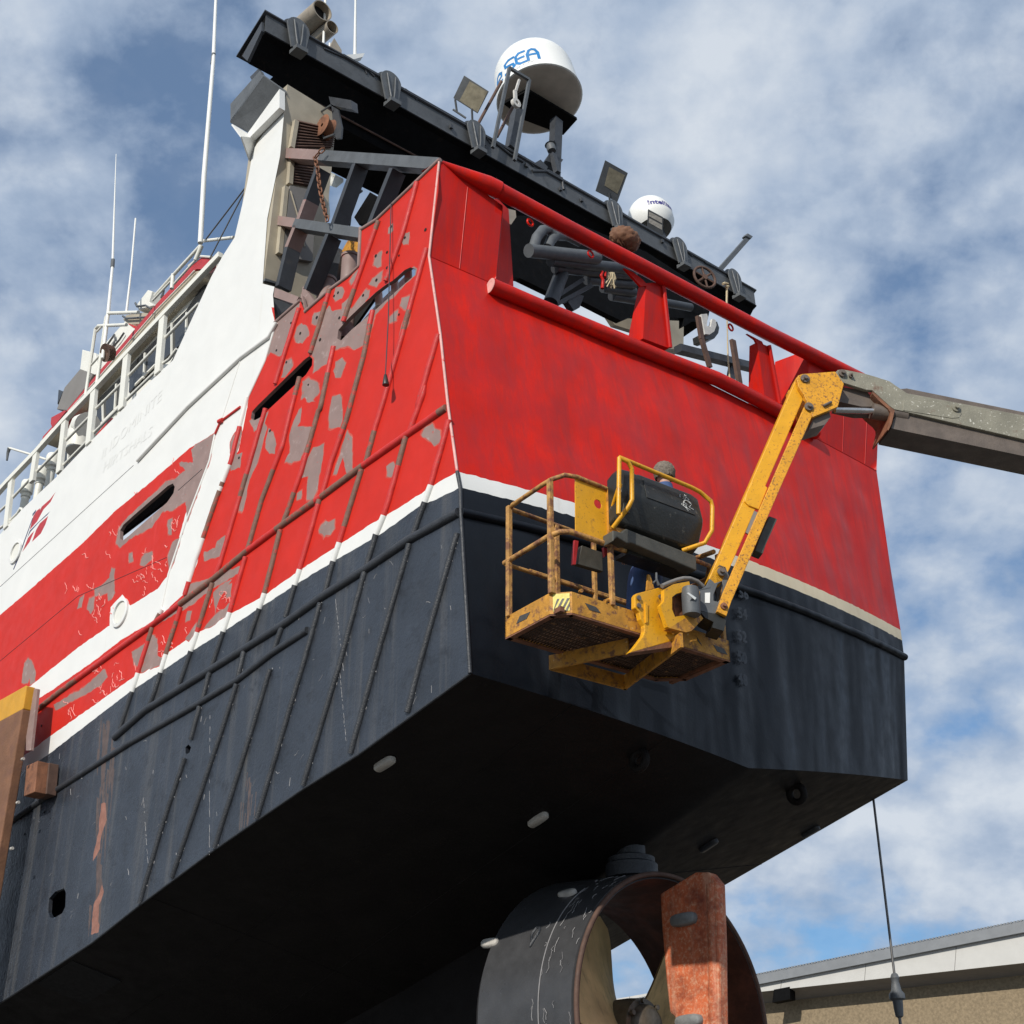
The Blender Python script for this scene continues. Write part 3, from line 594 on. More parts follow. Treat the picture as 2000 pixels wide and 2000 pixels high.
for _ in range(150):
    x, y = rnd(60, 890), rnd(1000, 1800); P = side([(x, y)])[0]; w = uv(P)
    if zone_of(w) != BI or not inside(w, OUT): continue
    l = rnd(.03, .1); a = rnd(0, 6.3); q = su(w.x+l*math.cos(a), w.y+l*math.sin(a)); sc.tube([P, (P+q)/2+Z*rnd(-.02, .02), q], rnd(.0015, .004), 4)
for (x0, y0), (x1, y1) in (((655, 1170), (671, 1310)), ((410, 1375), (409, 1670)), ((664, 1315), (676, 1450)), ((280, 1560), (290, 1700))):
    n_ = 40; pp = [(x0+(x1-x0)*k/n_+rnd(-.5, .5), y0+(y1-y0)*k/n_) for k in range(n_+1)]
    for k in range(n_):
        if random.random() < .7: sc.tube(side([pp[k], pp[k+1]]), rnd(.0015, .0035), 4)
HX.append((sc, 'wscratch'))
bh = MB()
for x, y in K10((1020, 553), (1125, 635), (905, 772), (990, 745), (1080, 770), (990, 862), (910, 955), (810, 1070), (620, 1050), (590, 1075), (460, 1237), (335, 1357), (265, 1278), (155, 1485), (230, 1575), (485, 1405), (630, 1240), (1080, 1215), (1280, 575), (395, 1745))+K12((250, 455), (55, 625))+K7((187, 350), (225, 325), (133, 910), (240, 790)):
    c = side([(x, y)])[0]; bh.disc(c-nS*.002, -nS, rnd(.014, .024), .004, 10)
HX.append((bh, 'dark'))
for m_, k_ in HX:
    if k_ not in SM: SM.append(k_)
    HM.add(m_.v, m_.f, SM.index(k_))
tmp = ob('sheet', HM, SM, root); hull.data = tmp.data; D.objects.remove(tmp)

# ---------------------------------------------------------------- gallows over the stern
CC = hit(SIDE, 558, 188)                                         # top aft corner of the casing
CB_ = hit(SIDE, 513, 554); CN = (CB_-CC).cross(Th).normalized(); CN = CN if CN.dot(Lh) > 0 else -CN; CAS = (CC, CN)
END = shifted(SIDE, -.35)
e_at = P3(END, K2((190, 76)))[0]; e_ab = P3(END, K2((182, 172)))[0]; e_ft = P3(END, K2((54, 300)))[0]; e_fb = P3(END, K2((100, 345)))[0]
BLEN = 6.0
for k in range(200):                                              # length from the starboard end of the beam
    if proj(e_at+T*BLEN)[0] >= 1470: break
    BLEN += .04
print('beam', BLEN, [round(c, 2) for c in (e_at-e_ab)], (e_ft-e_at).length)
TT = T*BLEN
WEB = (e_at, (e_ab-e_at).cross(T).normalized())
gal = ob('gallows', MB().prism([e_at, e_ab, e_fb, e_ft], TT), ['steeld'], root)
down = (e_ab-e_at).normalized(); fwd = (e_ft-e_at).normalized(); outw = WEB[1] if WEB[1].dot(Lh) < 0 else -WEB[1]
tp = MB(); tp.prism([e_at+outw*.05-down*.03-T*.05, e_at+outw*.05-down*.005-T*.05, e_ft+fwd*.05-down*.005-T*.05, e_ft+fwd*.05-down*.03-T*.05], T*(BLEN+.1))
ob('top_plate', tp, ['steel'], gal)
fl = MB(); fl.prism([e_ab+outw*.03, e_ab+outw*.03+down*.03, e_ab+fwd*.12+down*.03, e_ab+fwd*.12], TT); ob('bottom_flange', fl, ['steeld'], gal)
ob('web_plate', MB().prism([e_at+outw*.004+down*.01, e_at+outw*.012+down*.01, e_ab+outw*.012-down*.01, e_ab+outw*.004-down*.01], TT), ['web'], gal)  # thin sheet over the dark beam, sunlit tone in its colour
ep = MB(); b0 = e_at.lerp(e_ab, .45); ep.prism([b0+fwd*.02, e_ab-fwd*.0, e_fb-fwd*.03, e_ft.lerp(e_fb, .4)-fwd*.03], T*-.05); ob('end_plate', ep, ['steel'], gal)
gw = lambda pts: P3(WEB, pts)
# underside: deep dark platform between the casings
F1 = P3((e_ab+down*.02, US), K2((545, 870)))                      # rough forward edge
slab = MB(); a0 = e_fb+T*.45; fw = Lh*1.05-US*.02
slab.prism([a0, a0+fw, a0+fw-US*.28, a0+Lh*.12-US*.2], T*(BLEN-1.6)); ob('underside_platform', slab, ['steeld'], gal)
rb = MB(); rb.tube([e_fb+T*1.3-down*-.06, e_fb+T*5.2+down*.06], .018, 8); ob('conduit', rb, ['brown'], gal)
# saddles over the beam (hose clamps with hoods)
for x0, y0 in ((352, 150), (850, 445), (1310, 700))+tuple((a+1242, b) for a, b in ((815, 1140), (1165, 1330), (1462, 1510))):
    c = P3(WEB, K2((x0, y0)))[0]; r = .25; m = MB(); tn = T
    top = c - down*((c-e_at).dot(T.cross(outw))/down.dot(T.cross(outw))) + down*.01; n = 12           # hood: half drum over the beam's upper edge
    ring = arc(top, tn, -down, r, 0, math.pi, n); m.prism(ring, fwd*.34+outw*0)
    ring2 = arc(top+outw*.06, tn, -down, r*.86, 0, math.pi, n)+[top+outw*.09-tn*.13+down*.5, top+outw*.09+tn*.13+down*.5]
    m.prism(ring2, outw*.03)
    m.prism([top+outw*.02-tn*.1+down*.50, top+outw*.02+tn*.12+down*.50, top+outw*.02+tn*.12+down*.58, top+outw*.02-tn*.1+down*.58], outw*.2)
    for dx in (-.06, .05): m.tube([top+outw*.10-down*.12+tn*(dx*1.6), top+outw*.13+down*.25+tn*dx, top+outw*.14+down*.5+tn*dx*.3], .014, 6)
    ob('saddle_bracket', m, ['gsteel'], gal, smooth=30)
# small fittings on the beam
for pts, r in ((K2((500, 270), (640, 330), (720, 370), (770, 420)), .02), (K2((880, 470), (1000, 540), (1200, 650)), .018), (K3((160, 760), (260, 840), (330, 880)), .03), (K3((380, 930), (470, 930), (540, 970), (550, 1030)), .03), (K3((540, 985), (600, 1010), (640, 1040)), .015), (K3((860, 1150), (950, 1210), (1080, 1280)), .018), (K3((1310, 1420), (1400, 1465)), .03)):
    ob('cable', MB().tube([p-down*.02+outw*.02 for p in gw(pts)], r, 8), ['steel'], gal, smooth=60)
for pts in (K3((360, 900), (430, 860), (470, 900), (440, 960)), K3((630, 1050), (660, 1030), (672, 1045)), K3((1280, 1425), (1300, 1395), (1310, 1440))):
    ob('lug', MB().prism(gw(pts), fwd*.06), ['steel'], gal)
for k in range(26):                                               # cables, lugs and pipe ends along the upper edge
    t = rnd(.06, .97); p0 = e_at+TT*t+outw*.02; typ = k % 4
    if typ == 0: ob('cable', MB().tube([p0-down*.01, p0-down*rnd(.03, .1)+T*.08, p0-down*rnd(.0, .06)+T*.2, p0+down*rnd(0, .12)+T*rnd(.25, .4)], rnd(.01, .02), 6), ['steel'], gal, smooth=60)
    elif typ == 1: ob('lug', MB().box(p0-down*.05+fwd*.1, T*rnd(.03, .07), fwd*.05, down*rnd(.05, .1)), ['gsteel'], gal, bevel=.01)
    elif typ == 2: ob('clip', MB().box(p0+down*rnd(.05, .25)+outw*.02, T*.03, outw*.02, down*.04), ['steel'], gal)
    else: ob('pipe_end', MB().rod(p0+fwd*rnd(.05, .3)-down*.0, p0+fwd*.2-down*rnd(.1, .22), rnd(.02, .05), 10), ['steel'], gal, smooth=50)
ob('conduit', MB().tube([e_at+outw*.03+T*(BLEN*.12)-down*.04, e_at+outw*.03+T*(BLEN*.3)-down*.05, e_at+outw*.03+T*(BLEN*.62)-down*.04, e_at+outw*.03+T*(BLEN*.95)-down*.045], .02, 8), ['steel'], gal, smooth=60)
arm = MB(); p, q = gw(K3((1395, 1455), (1545, 1285))); arm.bar(p, q, .1, .07, outw); o = ob('light_arm', arm, ['gsteel'], gal)
c = q+Z*.03; ob('lamp_head', MB().box(c, T*.1, outw*.06, (q-p).normalized()*.09), ['gsteel'], o, bevel=.02)
hw = MB(); c = gw(K3((1290, 1510)))[0]+outw*.12; d = (outw*.9+T*-.3).normalized(); u = d.orthogonal().normalized(); v_ = d.cross(u)
hw.tube(arc(c, u, v_, .25, 0, 2*math.pi, 28)[:-1], .03, 8, closed=True)
for k in range(6):
    a = k*math.pi/3; hw.tube([c, c+(u*math.cos(a)+v_*math.sin(a))*.25], .022, 6)
hw.disc(c-d*.03, d, .06, .06); hw.rod(c, c-d*.3, .03); ob('handwheel', hw, ['brown'], gal, smooth=50)
# exhaust pipes
for (xa, ya), (xb, yb), r in (((395, 150), (500, 40), .2), ((500, 200), (545, 130), .125)):
    pass
UPX = (-Z*.06 - Lh*1.0).normalized()
for b, r, l in ((K2((497, 55))[0], .19, .7), (K2((550, 145))[0], .12, .55)):
    c = hit((e_at+fwd*.15, WEB[1]), *b)-UPX*l; m = MB()
    m.lathe(c-UPX*.1, UPX, [(.001, 0), (r*.95, 0), (r, .02), (r, l+.1), (r*.9, l+.1), (r*.88, l-.06)], 28); m.disc(c-UPX*.1+UPX*(l-.05), UPX, r*.89, .004, 24, 1); ob('exhaust_pipe', m, ['pipe', 'dark'], gal, smooth=40)
m = MB(); m.prism(gw(K2((378, 185), (545, 275), (548, 262), (384, 172))), fwd*.5); ob('pipe_seat', m, ['steel'], gal)
m = MB(); q = gw(K2((560, 205), (600, 270), (600, 310), (535, 260))); m.prism(q, fwd*.1); ob('pipe_fairing', m, ['pipe'], gal)
# whip antennas on the gallows
for pts, r in ((K2((592, 265), (588, 150)), .02), (K2((552, 190), (560, 0), (566, -160)), .022)):
    q = gw(pts); ob('whip_antenna', MB().tube([p+fwd*.3 for p in q], r, 8), ['gwhite'], gal, smooth=60)
q = gw(K2((706, 245), (708, 0), (709, -200))); ob('whip_antenna', MB().tube([q[0]+fwd*.2, q[1]+fwd*.2, q[2]+fwd*.2], [.03, .02, .012], 8), ['gwhite'], gal, smooth=60)
q = gw(K2((600, 275), (605, 300), (740, 265), (750, 245), (640, 255))); ob('antenna_bracket', MB().prism([p+fwd*.15 for p in q], fwd*.08), ['gwhite'], gal)
q = gw(K2((700, 275), (712, 310), (708, 340))); ob('cable', MB().tube([p+fwd*.2 for p in q], .01, 6), ['steel'], gal)
# big radome on its pedestal
def up_at(px, pl): return hit(pl, *px)
RC = shifted(WEB, 0)
cen = hit((e_at+fwd*.55, WEB[1]), *KR((1172, 935))[0])
Rr = .85
ax = (US+V((CF.x, CF.y, 0))*.09).normalized()
rad = MB(); H = .64
prof = [(Rr*.985, 0), (Rr*1.02, .01), (Rr*1.0, .06), (Rr*.955, H)]+[(Rr*.955*math.cos(a), H+Rr*.9*math.sin(a)) for a in [math.pi/2*k/14 for k in range(1, 14)]]+[(.001, H+Rr*.9)]
rad.lathe(cen, ax, prof, 48); rdo = ob('radome', rad, ['gwhite'], root, smooth=50)
rb_ = MB(); rb_.lathe(cen, ax, [(Rr*.985, .004), (Rr*.93, -.03), (.001, -.03)], 48); ob('base_pan', rb_, ['rbase'], rdo, smooth=40)
tocam = (CAM-cen); tocam = (tocam-ax*tocam.dot(ax)).normalized(); side_ = ax.cross(tocam)
if side_.dot(CR) < 0: side_ = -side_
def domept(a, h, off=.004):
    a += .15
    r = Rr*(1.0-.045*h/H if h < H else .955*math.sqrt(max(0, 1-((h-H)/(Rr*.9))**2)))+off
    return cen+ax*h+(tocam*math.cos(a)+side_*math.sin(a))*r
def dometext(s, a0, a1, h0, hh, bold, tilt=0, mat_='blue'):
    m = MB(); vs, fs = text(s, bold); m.add([domept(a0+(a1-a0)*p.x, h0+p.y*hh+tilt*p.x) for p in vs], fs); return ob('lettering', m, [mat_], rdo)
def domestroke(pts, w, mat_='blue', nm_='letter'):
    m = MB(); n = len(pts)
    for off in (.005,):
        for (a, h), (a2, h2) in zip(pts, pts[1:]):
            dx, dy = (a2-a)*Rr, h2-h; l = math.hypot(dx, dy); ux, uy = dx/l*w*.32, dy/l*w*.32; nx, ny = -dy/l*w/2/Rr, dx/l*w/2
            k = max(1, int(l/.03))
            for i in range(k):
                t0, t1 = i/k, (i+1)/k
                q = []
                for t, sg in ((t0, 1), (t1, 1), (t1, -1), (t0, -1)):
                    e = (-1 if (i == 0 and t == 0) else (1 if t == 1 else 0))
                    q.append(domept(a+(a2-a)*t+e*ux/Rr+sg*nx, h+(h2-h)*t+e*uy+sg*ny, off))
                m.add(q, [(0, 1, 2, 3)])
    return ob(nm_, m, [mat_], rdo)
def letter(a0, a1, h0, h1, strokes, w=.05): 
    for st in strokes: domestroke([(a0+(a1-a0)*x, h0+(h1-h0)*y) for x, y in st], w)
LH0, LH1 = .2, .53
letter(-1.24, -.95, LH0-.06, LH1-.08, [[(.1, .5), (.9, .5), (.95, .8), (.6, 1), (.25, .95), (.02, .6), (.05, .25), (.4, 0), (.95, .12)]], .06)
letter(-.83, -.52, LH0-.02, LH1-.01, [[(1, .95), (.5, 1), (.08, .88), (.12, .6), (.85, .42), (.95, .15), (.5, 0), (0, .05)]], .062)
letter(-.48, -.23, LH0, LH1, [[(1, 1), (.4, 1), (.05, .8), (.05, .2), (.4, 0), (1, 0)], [(.3, .52), (.85, .52)]], .062)
letter(-.19, .09, LH0, LH1, [[(.05, 0), (.05, .6), (.25, .93), (.5, 1), (.75, .93), (.95, .6), (.95, 0)], [(.1, .5), (.9, .5)]], .062)
dometext('rnet + TV', -.62, -.06, .085, .065, 0.0, .02, 'grey')
# pedestal: table, posts, trestle
tbl = cen-ax*.22; TBP = (tbl, ax); tb = (Lh-ax*Lh.dot(ax)).normalized()
ped = ob('radome_pedestal', MB().prism(P3(TBP, KR((745, 985), (1035, 825), (1615, 1168), (1450, 1352), (1000, 1180))), ax*.07), ['steeld'], root)
PPL = (tbl+outw*.1, WEB[1])
for (p_, q_), w_ in ((KR((905, 1060), (830, 1520)), .17), (KR((1370, 1180), (1340, 1830)), .2)):
    p, q = hit(PPL, *p_), hit(PPL, *q_); ob('post', MB().bar(p, q, w_, .16, outw), ['steel'], ped)
tr1 = P3((e_at+outw*.12, WEB[1]), KR((620, 1500), (815, 560), (1050, 700), (875, 1650)))
for i, (a, b) in enumerate(((0, 1), (1, 2), (2, 3))):
    ob('trestle_bar', MB().bar(tr1[a], tr1[b], .06, .05, outw), ['gsteel'], ped)
q = P3((e_at, WEB[1]), KR((440, 1230), (720, 720))); ob('brace', MB().rod(q[0], q[1], .03), ['brown'], ped, smooth=50)
q = P3((e_at, WEB[1]), KR((670, 1370), (860, 1010))); ob('brace', MB().rod(q[0], q[1], .03), ['brown'], ped, smooth=50)
sh = MB(); pl = (e_at+outw*.14, WEB[1]); c = hit(pl, *KR((893, 975))[0]); sh.lathe(c-outw*.04, outw, [(.04, 0), (.1, 0), (.1, .07), (.04, .07), (.04, 0)], 20)
sh.bar(*P3(pl, KR((885, 940), (880, 830))), .07, .04, outw); sh.bar(*P3(pl, KR((890, 830), (930, 700))), .04, .04, outw); hb = ob('hanging_pulley', sh, ['blockw'], None, smooth=40, label='small pale pulley hanging inside the black trestle beside the big white radome', cat='pulley')
fx = MB(); pl = (e_at+fwd*.1, WEB[1]); q = P3(pl, KR((1290, 1560), (1450, 1640), (1380, 1700), (1240, 1650))); fx.prism(q, fwd*.2)
lampg = ob('deck_lantern', fx, ['steel'], root)
c = hit(pl, *KR((1315, 1540))[0]); ob('glass', MB().lathe(c, ax, [(.001, 0), (.08, 0), (.09, .06), (.085, .16), (.11, .17), (.001, .19)], 16), ['gsteel'], lampg, smooth=40)
ob('mast', MB().bar(c-ax*.1, c-ax*.62, .1, .1, outw), ['steel'], lampg)
# floodlights
def flood(pl, face, depth, lens, nm='floodlight', axis=None, lensmat='lens', legs=()):
    f = P3(pl, face); n = (f[1]-f[0]).cross(f[3]-f[0]).normalized()
    if n.dot(CAM-f[0]) < 0: n = -n
    c = sum(f, V((0, 0, 0)))/len(f); bk = [c+(p-c)*.62-n*depth for p in f]; m = MB(); k = len(f)
    m.add(f+bk, [(i, (i+1) % k, k+(i+1) % k, k+i) for i in range(k)]+[tuple(range(k)), tuple(range(k, 2*k))])
    o = ob(nm, m, ['gsteel'], root, bevel=.008)
    for ls in lens:
        g_ = P3((f[0]+n*.004, n), ls); ob('lens', MB().prism(g_, -n*.008), [lensmat], o)
    for a, b in legs:
        p, q = P3(pl, [a, b]); ob('bracket', MB().rod(p, q, .02, 8), ['gsteel'], o)
    return o
def facing(px, yaw, pitch_, pl):
    c = hit(pl, *px); n = (CAM-c).normalized(); n = Matrix.Rotation(yaw, 3, 'Z') @ n; n = (n+Z*pitch_).normalized(); return (c, n)
flood(facing(KR((400, 870))[0], -.35, .25, WEB), KR((280, 645), (575, 835), (440, 1100), (150, 915)), .22, [KR((345, 715), (555, 840), (440, 1085), (225, 945))], legs=[(KR((372, 1040))[0], KR((380, 1230))[0]), (KR((175, 930))[0], KR((195, 1075))[0]), (KR((150, 1050))[0], KR((300, 1150))[0])])
flood(facing(K3((830, 980))[0], .45, .1, WEB), K3((778, 862), (902, 932), (845, 1090), (725, 1030)), .3, [K3((800, 900), (885, 945), (845, 1045), (775, 1000))], legs=[(K3((800, 1040))[0], K3((805, 1130))[0])])
flood(facing(K3((1050, 1180))[0], .3, 0, WEB), K3((1008, 1125), (1092, 1170), (1092, 1285), (1003, 1235)), .08, [K3((1015, 1140), (1085, 1178), (1085, 1203), (1014, 1165)), K3((1015, 1175), (1085, 1213), (1085, 1240), (1014, 1200))], lensmat='zinc', nm='twin_floodlight', legs=[(K3((1060, 1270))[0], K3((1060, 1300))[0])])
# small radome
c2 = hit((e_at+fwd*.7, WEB[1]), *K3((1033, 1215))[0]); m = MB(); r = .47
m.lathe(c2-ax*.1, ax, [(r*.8, -.05), (r, .1), (r*1.02, .25)]+[(r*1.02*math.cos(a), .3+r*1.05*math.sin(a)) for a in [math.pi/2*k/12 for k in range(12)]]+[(.001, .3+r*1.05)], 40)
sr_ = ob('small_radome', m, ['gwhite'], root, smooth=60)
tc_ = CAM-c2; tc_ = (tc_-ax*tc_.dot(ax)).normalized(); sd_ = ax.cross(tc_); sd_ = sd_ if sd_.dot(CR) > 0 else -sd_
m = MB(); vs, fs = text('Intellian', .03)
def dp(x, y):
    a = .08+1.35*x; h = .24+y*.125; rr_ = r*1.02*math.sqrt(max(0, 1-((h-.3)/(r*1.05))**2))+.004; return c2-ax*.1+ax*h+(tc_*math.cos(a)+sd_*math.sin(a))*rr_
m.add([dp(p.x, p.y) for p in vs], fs); ob('lettering', m, ['navy'], sr_)
ob('foot', MB().bar(c2-ax*.1, c2-ax*.6, .3, .3, tb), ['steel'], sr_)
# ---------------------------------------------------------------- casing (gallows leg)
cs = MB(); cb = CB_; cb2 = CC
wv = Th*.95
cs.prism([q_+nS*.012 for q_ in (cb2+Z*.25, cb, cb+wv-Z*.15, cb2+wv+Z*.25)], Lh*.9)
cas = ob('funnel_casing', cs, ['beige'], root)
def cf(pts, off): return P3((CC-CN*off, CN), pts)
for q in (K2((350, 650), (560, 700), (540, 800), (325, 800)), K2((330, 862), (450, 875), (430, 1010), (318, 990))):
    m = MB(); p = cf(q, .01); m.prism(p, -Lh*.02); lv = ob('louvre', m, ['brown'], cas)
    for k in range(9):
        t = (k+.5)/9; a, b = p[0].lerp(p[3], t), p[1].lerp(p[2], t); sl = MB(); sl.bar(a-Lh*.04, b-Lh*.04, .012, .05, Lh*.6+Z); ob('slat', sl, ['brown'], lv)
for q in (K2((352, 655), (328, 800)), K2((328, 862), (318, 995)), K2((297, 1010), (262, 1370))):
    a, b = cf(q, .04); ob('frame', MB().bar(a, b, .07, .08, Lh), ['beige'], cas)
q = cf(K2((310, 1010), (450, 1040), (430, 1420), (330, 1400), (272, 1370)), .02); lk = ob('locker', MB().prism(q, -Lh*.06), ['soffit'], cas)
for a, b in (((325, 1030), (360, 1150)), ((360, 1150), (400, 1330))):
    p, q2 = cf(K2(a, b), .09); ob('strut', MB().rod(p, q2, .012), ['beige'], lk)
ob('gutter', MB().prism(cf(K2((175, 1520), (245, 1540), (245, 1530), (178, 1508)), .0), -Lh*.05), ['gsteel'], cas)
q = side(K1((1480, 1550), (1475, 1600), (1590, 1640), (1610, 1600))); ob('shelf_plate', MB().prism(q, nS*.4), ['primer'], cas)
q = cf(K1((1475, 1610), (1500, 1700), (1590, 1640)), .0); ob('knee_plate', MB().prism(q, Lh*.05), ['gsteel'], cas)
# flange and bracket on the outside of the casing head
q = side(K2((135, 765), (300, 600), (300, 500), (130, 735)), -.0); ob('flange', MB().prism([p-nS*.12 for p in q], nS*.1), ['white'], cas)
P_b = shifted(SIDE, -.3); q = P3(P_b, K2((0, 560), (0, 662), (145, 760), (300, 520), (300, 445), (160, 400), (95, 380)))
br = MB(); q1 = P3(P_b, K2((0, 560), (0, 662), (175, 415), (160, 380))); br.prism(q1, nS*.06)
q2 = [P3(P_b, K2((0, 662)))[0], P3(P_b, K2((178, 410)))[0], side(K2((305, 500)))[0], side(K2((140, 740)))[0]]; br.prism(q2, Z*.05+Lh*.02)
ob('head_bracket', br, ['gsteel'], cas)
q = [P3(P_b, K2((10, 668)))[0], P3(P_b, K2((60, 735)))[0], side(K2((105, 862)))[0], side(K2((140, 745)))[0]]; ob('knee_plate', MB().prism(q, Lh*.03), ['white'], cas)
q = P3(shifted(SIDE, -.25), K2((105, 415), (150, 370), (170, 400), (120, 440))); ob('bolt_plate', MB().prism(q, nS*.05), ['steel'], cas)
# starboard casing, seen through the stern opening
SC2 = (CC+T*6.3, Lh); q = P3(SC2, K11((1235, 880), (1355, 895), (1352, 1170), (1230, 1160))); st = ob('starboard_casing', MB().prism(q, Lh*.5), ['beige'], root)
q = P3(SC2, K11((830, 925), (925, 970), (1010, 940), (1010, 1040), (880, 1000))); ob('wing_plate', MB().prism(q, Lh*.1), ['beige'], st)
# ---------------------------------------------------------------- guard frame between casing and stern corner
gf = None
def fbar(pts, w, dpt, m_):
    global gf
    p = side(pts, .12); mb = MB()
    for a, b in zip(p, p[1:]):
        d = (b-a).normalized(); n = d.cross(nS).normalized()*(w/2); mb.prism([a-n, a+n, b+n, b-n], nS*dpt)
    o = ob('guard_frame' if gf is None else 'guard_bar', mb, [m_], root if gf is None else gf)
    gf = gf or o
fbar(K2((480, 835), (1110, 880)), .16, .2, 'gsteel'); fbar(K2((270, 822), (480, 835)), .16, .2, 'primer')
fbar(K2((340, 1200), (705, 1255)), .14, .2, 'gsteel'); fbar(K2((222, 1182), (340, 1200)), .14, .2, 'primer')
for q, m_ in ((K2((465, 900), (400, 1075)), 'gsteel'), (K2((400, 1075), (362, 1180)), 'primer'), (K2((345, 1215), (300, 1330)), 'primer'), (K2((300, 1330), (250, 1540)), 'gsteel'), (K2((665, 880), (548, 1205)), 'gsteel'), (K2((520, 1260), (400, 1560)), 'gsteel'), (K2((865, 905), (745, 1205)), 'gsteel')):
    fbar(q, .09, .22, 'steel' if m_ == 'gsteel' else m_)
q = side(K10((355, 1000), (440, 1110), (370, 1195), (335, 1090)), .12); ob('gusset', MB().prism(q, nS*.05), ['primer'], gf)
q = side(K10((335, 1060), (350, 1075), (380, 1185), (365, 1200)), .05); ob('gusset', MB().prism(q, nS*.04), ['primer'], gf)
# vent stacks and winch guard behind the bulwark
for (x, y), r in ((K10((535, 950))[0], .125), (K10((715, 775))[0], .12)):
    c = hit(shifted(SIDE, .45), x, y); m = MB(); m.lathe(c-Z*1.4, Z, [(r, 0), (r, 1.36), (r*1.12, 1.36), (r*1.12, 1.4), (r*.85, 1.4), (r*.85, 1.2), (.001, 1.2)], 24); ob('vent_stack', m, ['primer'], root, smooth=40)
q = P3(shifted(SIDE, .9), K10((600, 820), (690, 660), (745, 630), (790, 640), (780, 860), (620, 860))); wg = ob('winch_guard', MB().prism(q, nS*.5), [ 'rustyyellow'], root)
q = P3(shifted(SIDE, .8), K10((480, 960), (600, 700), (640, 760), (600, 990))); ob('winch_drum', MB().prism(q, nS*.4), ['steel'], root)
q = P3(shifted(SIDE, 1.2), K10((740, 480), (860, 290), (910, 330), (850, 540), (780, 540))); ob('deck_machinery', MB().prism(q, nS*.4), ['steeld'], root)
q = P3(shifted(SIDE, 1.2), K10((705, 540), (720, 400), (760, 310), (800, 280))); ob('hose', MB().tube(q, .02, 8), ['steel'], root, smooth=60)
q = P3(shifted(SIDE, 2.2), K10((535, 190), (545, 130), (660, 190), (660, 215), (560, 180), (545, 260), (560, 480), (520, 480))); ob('forward_leg', MB().prism(q, Lh*.2), ['creamw'], root)
# chain
ch = []; pts = side(K2((505, 800), (455, 850), (470, 905), (480, 1000), (495, 1080), (512, 1150), (525, 1190)), .02)
cpts = [pts[0]]
for a, b in zip(pts, pts[1:]):
    k = max(1, int((b-a).length/.075)); cpts += [a.lerp(b, (i+1)/k) for i in range(k)]
chain = empty('hanging_chain', cpts[-1], 'rusty chain draped over the black guard bar beside the white casing', 'chain')
for i, (a, b) in enumerate(zip(cpts, cpts[1:])):
    d = (b-a).normalized(); u = d.cross(nS if i % 2 else Lh).normalized(); c = (a+b)/2; h = .062; w_ = .028
    loop = [c+d*(h*.55)+u*w_, c+d*h, c+d*(h*.55)-u*w_, c-d*(h*.55)-u*w_, c-d*h, c-d*(h*.55)+u*w_]
    ob('chain_link', MB().tube(loop, .011, 6, closed=True), ['rust'], chain, smooth=60)
# hanging sheave block under the gallows
pl = shifted(SIDE, .75); hbk = empty('sheave_block', hit(pl, *K2((540, 740))[0]), 'dark steel block with a rusty sheave hanging under the gallows beside the louvred casing', 'pulley block')
q = P3(pl, K2((545, 570), (580, 590), (600, 690), (595, 745), (570, 750), (545, 690), (550, 640))); ob('cheek_plate', MB().prism(q, nS*.03), ['steel'], hbk)
q = P3(shifted(pl, -.12), K2((482, 605), (540, 565), (545, 640), (530, 660), (500, 655), (478, 680))); 
fr = MB(); fr.tube(P3(shifted(pl, -.08), K2((485, 700), (478, 660), (485, 605), (540, 568))), .018, 6); fr.tube(P3(shifted(pl, -.08), K2((485, 700), (505, 745), (560, 725))), .018, 6); ob('strap', fr, ['gsteel'], hbk)
c = hit(shifted(pl, -.05), *K2((522, 690))[0]); m = MB(); m.lathe(c-nS*.1, nS, [(.03, 0), (.18, 0), (.13, .06), (.13, .1), (.18, .17), (.03, .17)], 28); ob('sheave', m, ['rust'], hbk, smooth=40)
q = P3(pl, K2((530, 520), (650, 540), (655, 590), (560, 570), (540, 560))); ob('hanger', MB().prism(q, nS*.12), ['steel'], hbk)
# chain hoist rope with plug on the side, and right hand rope
rp = empty('hanging_cable', hit(shifted(SIDE, -.16), *K10((975, 1740))[0]), 'thin black cable with a plug on its end hanging over the red bulwark side', 'cable')
t_ = side(K10((1020, 378)), -.03)[0]; b_ = P3(shifted(SIDE, -.17), K10((977, 1670)))[0]; b1 = P3(shifted(SIDE, -.17), K10((980, 1745)))[0]
mid = t_.lerp(b_, .7)+Lh*-.02
ob('cord', MB().tube([side(K10((1028, 372)), .05)[0], t_, mid, b_], .007, 6), ['steel'], rp)
ob('plug', MB().tube([b_, b_.lerp(b1, .5), b1, b1-Z*.005], [.018, .03, .042, .04], 12), ['plastic'], rp, smooth=50)
# ---------------------------------------------------------------- things seen through the stern opening
BK = (tr(1150, 560)+Lh*1.3, Lh)
fl_ = None
rk = [(K11((290, 490), (760, 540)), .1), (K11((440, 560), (1010, 620)), .085), (K11((470, 610), (1010, 660)), .08), (K11((690, 690), (1010, 720)), .08), (K11((800, 745), (1010, 775)), .08), (K11((860, 800), (1010, 825)), .08), (K11((1215, 845), (1400, 880)), .07)]
rack = None
for k, (q, r) in enumerate(rk):
    p = P3((BK[0]+Lh*.12*k, Lh), q); o = ob('pipe_rack' if rack is None else 'rack_pipe', MB().tube(p, r, 14), ['gsteel' if k == 0 else 'steel'], rack or root, smooth=50); rack = rack or o
for q in (K11((320, 480), (345, 400), (385, 350), (430, 345), (470, 400)), K11((420, 470), (440, 420), (480, 385), (560, 390), (640, 430))):
    ob('bent_pipe', MB().tube(P3(BK, q), .075, 14), ['gsteel'], rack, smooth=60)
q = P3((BK[0]+Lh*.3, Lh), K11((515, 650), (440, 850))); ob('post', MB().rod(q[0], q[1], .11, 14), ['steel'], rack, smooth=50)
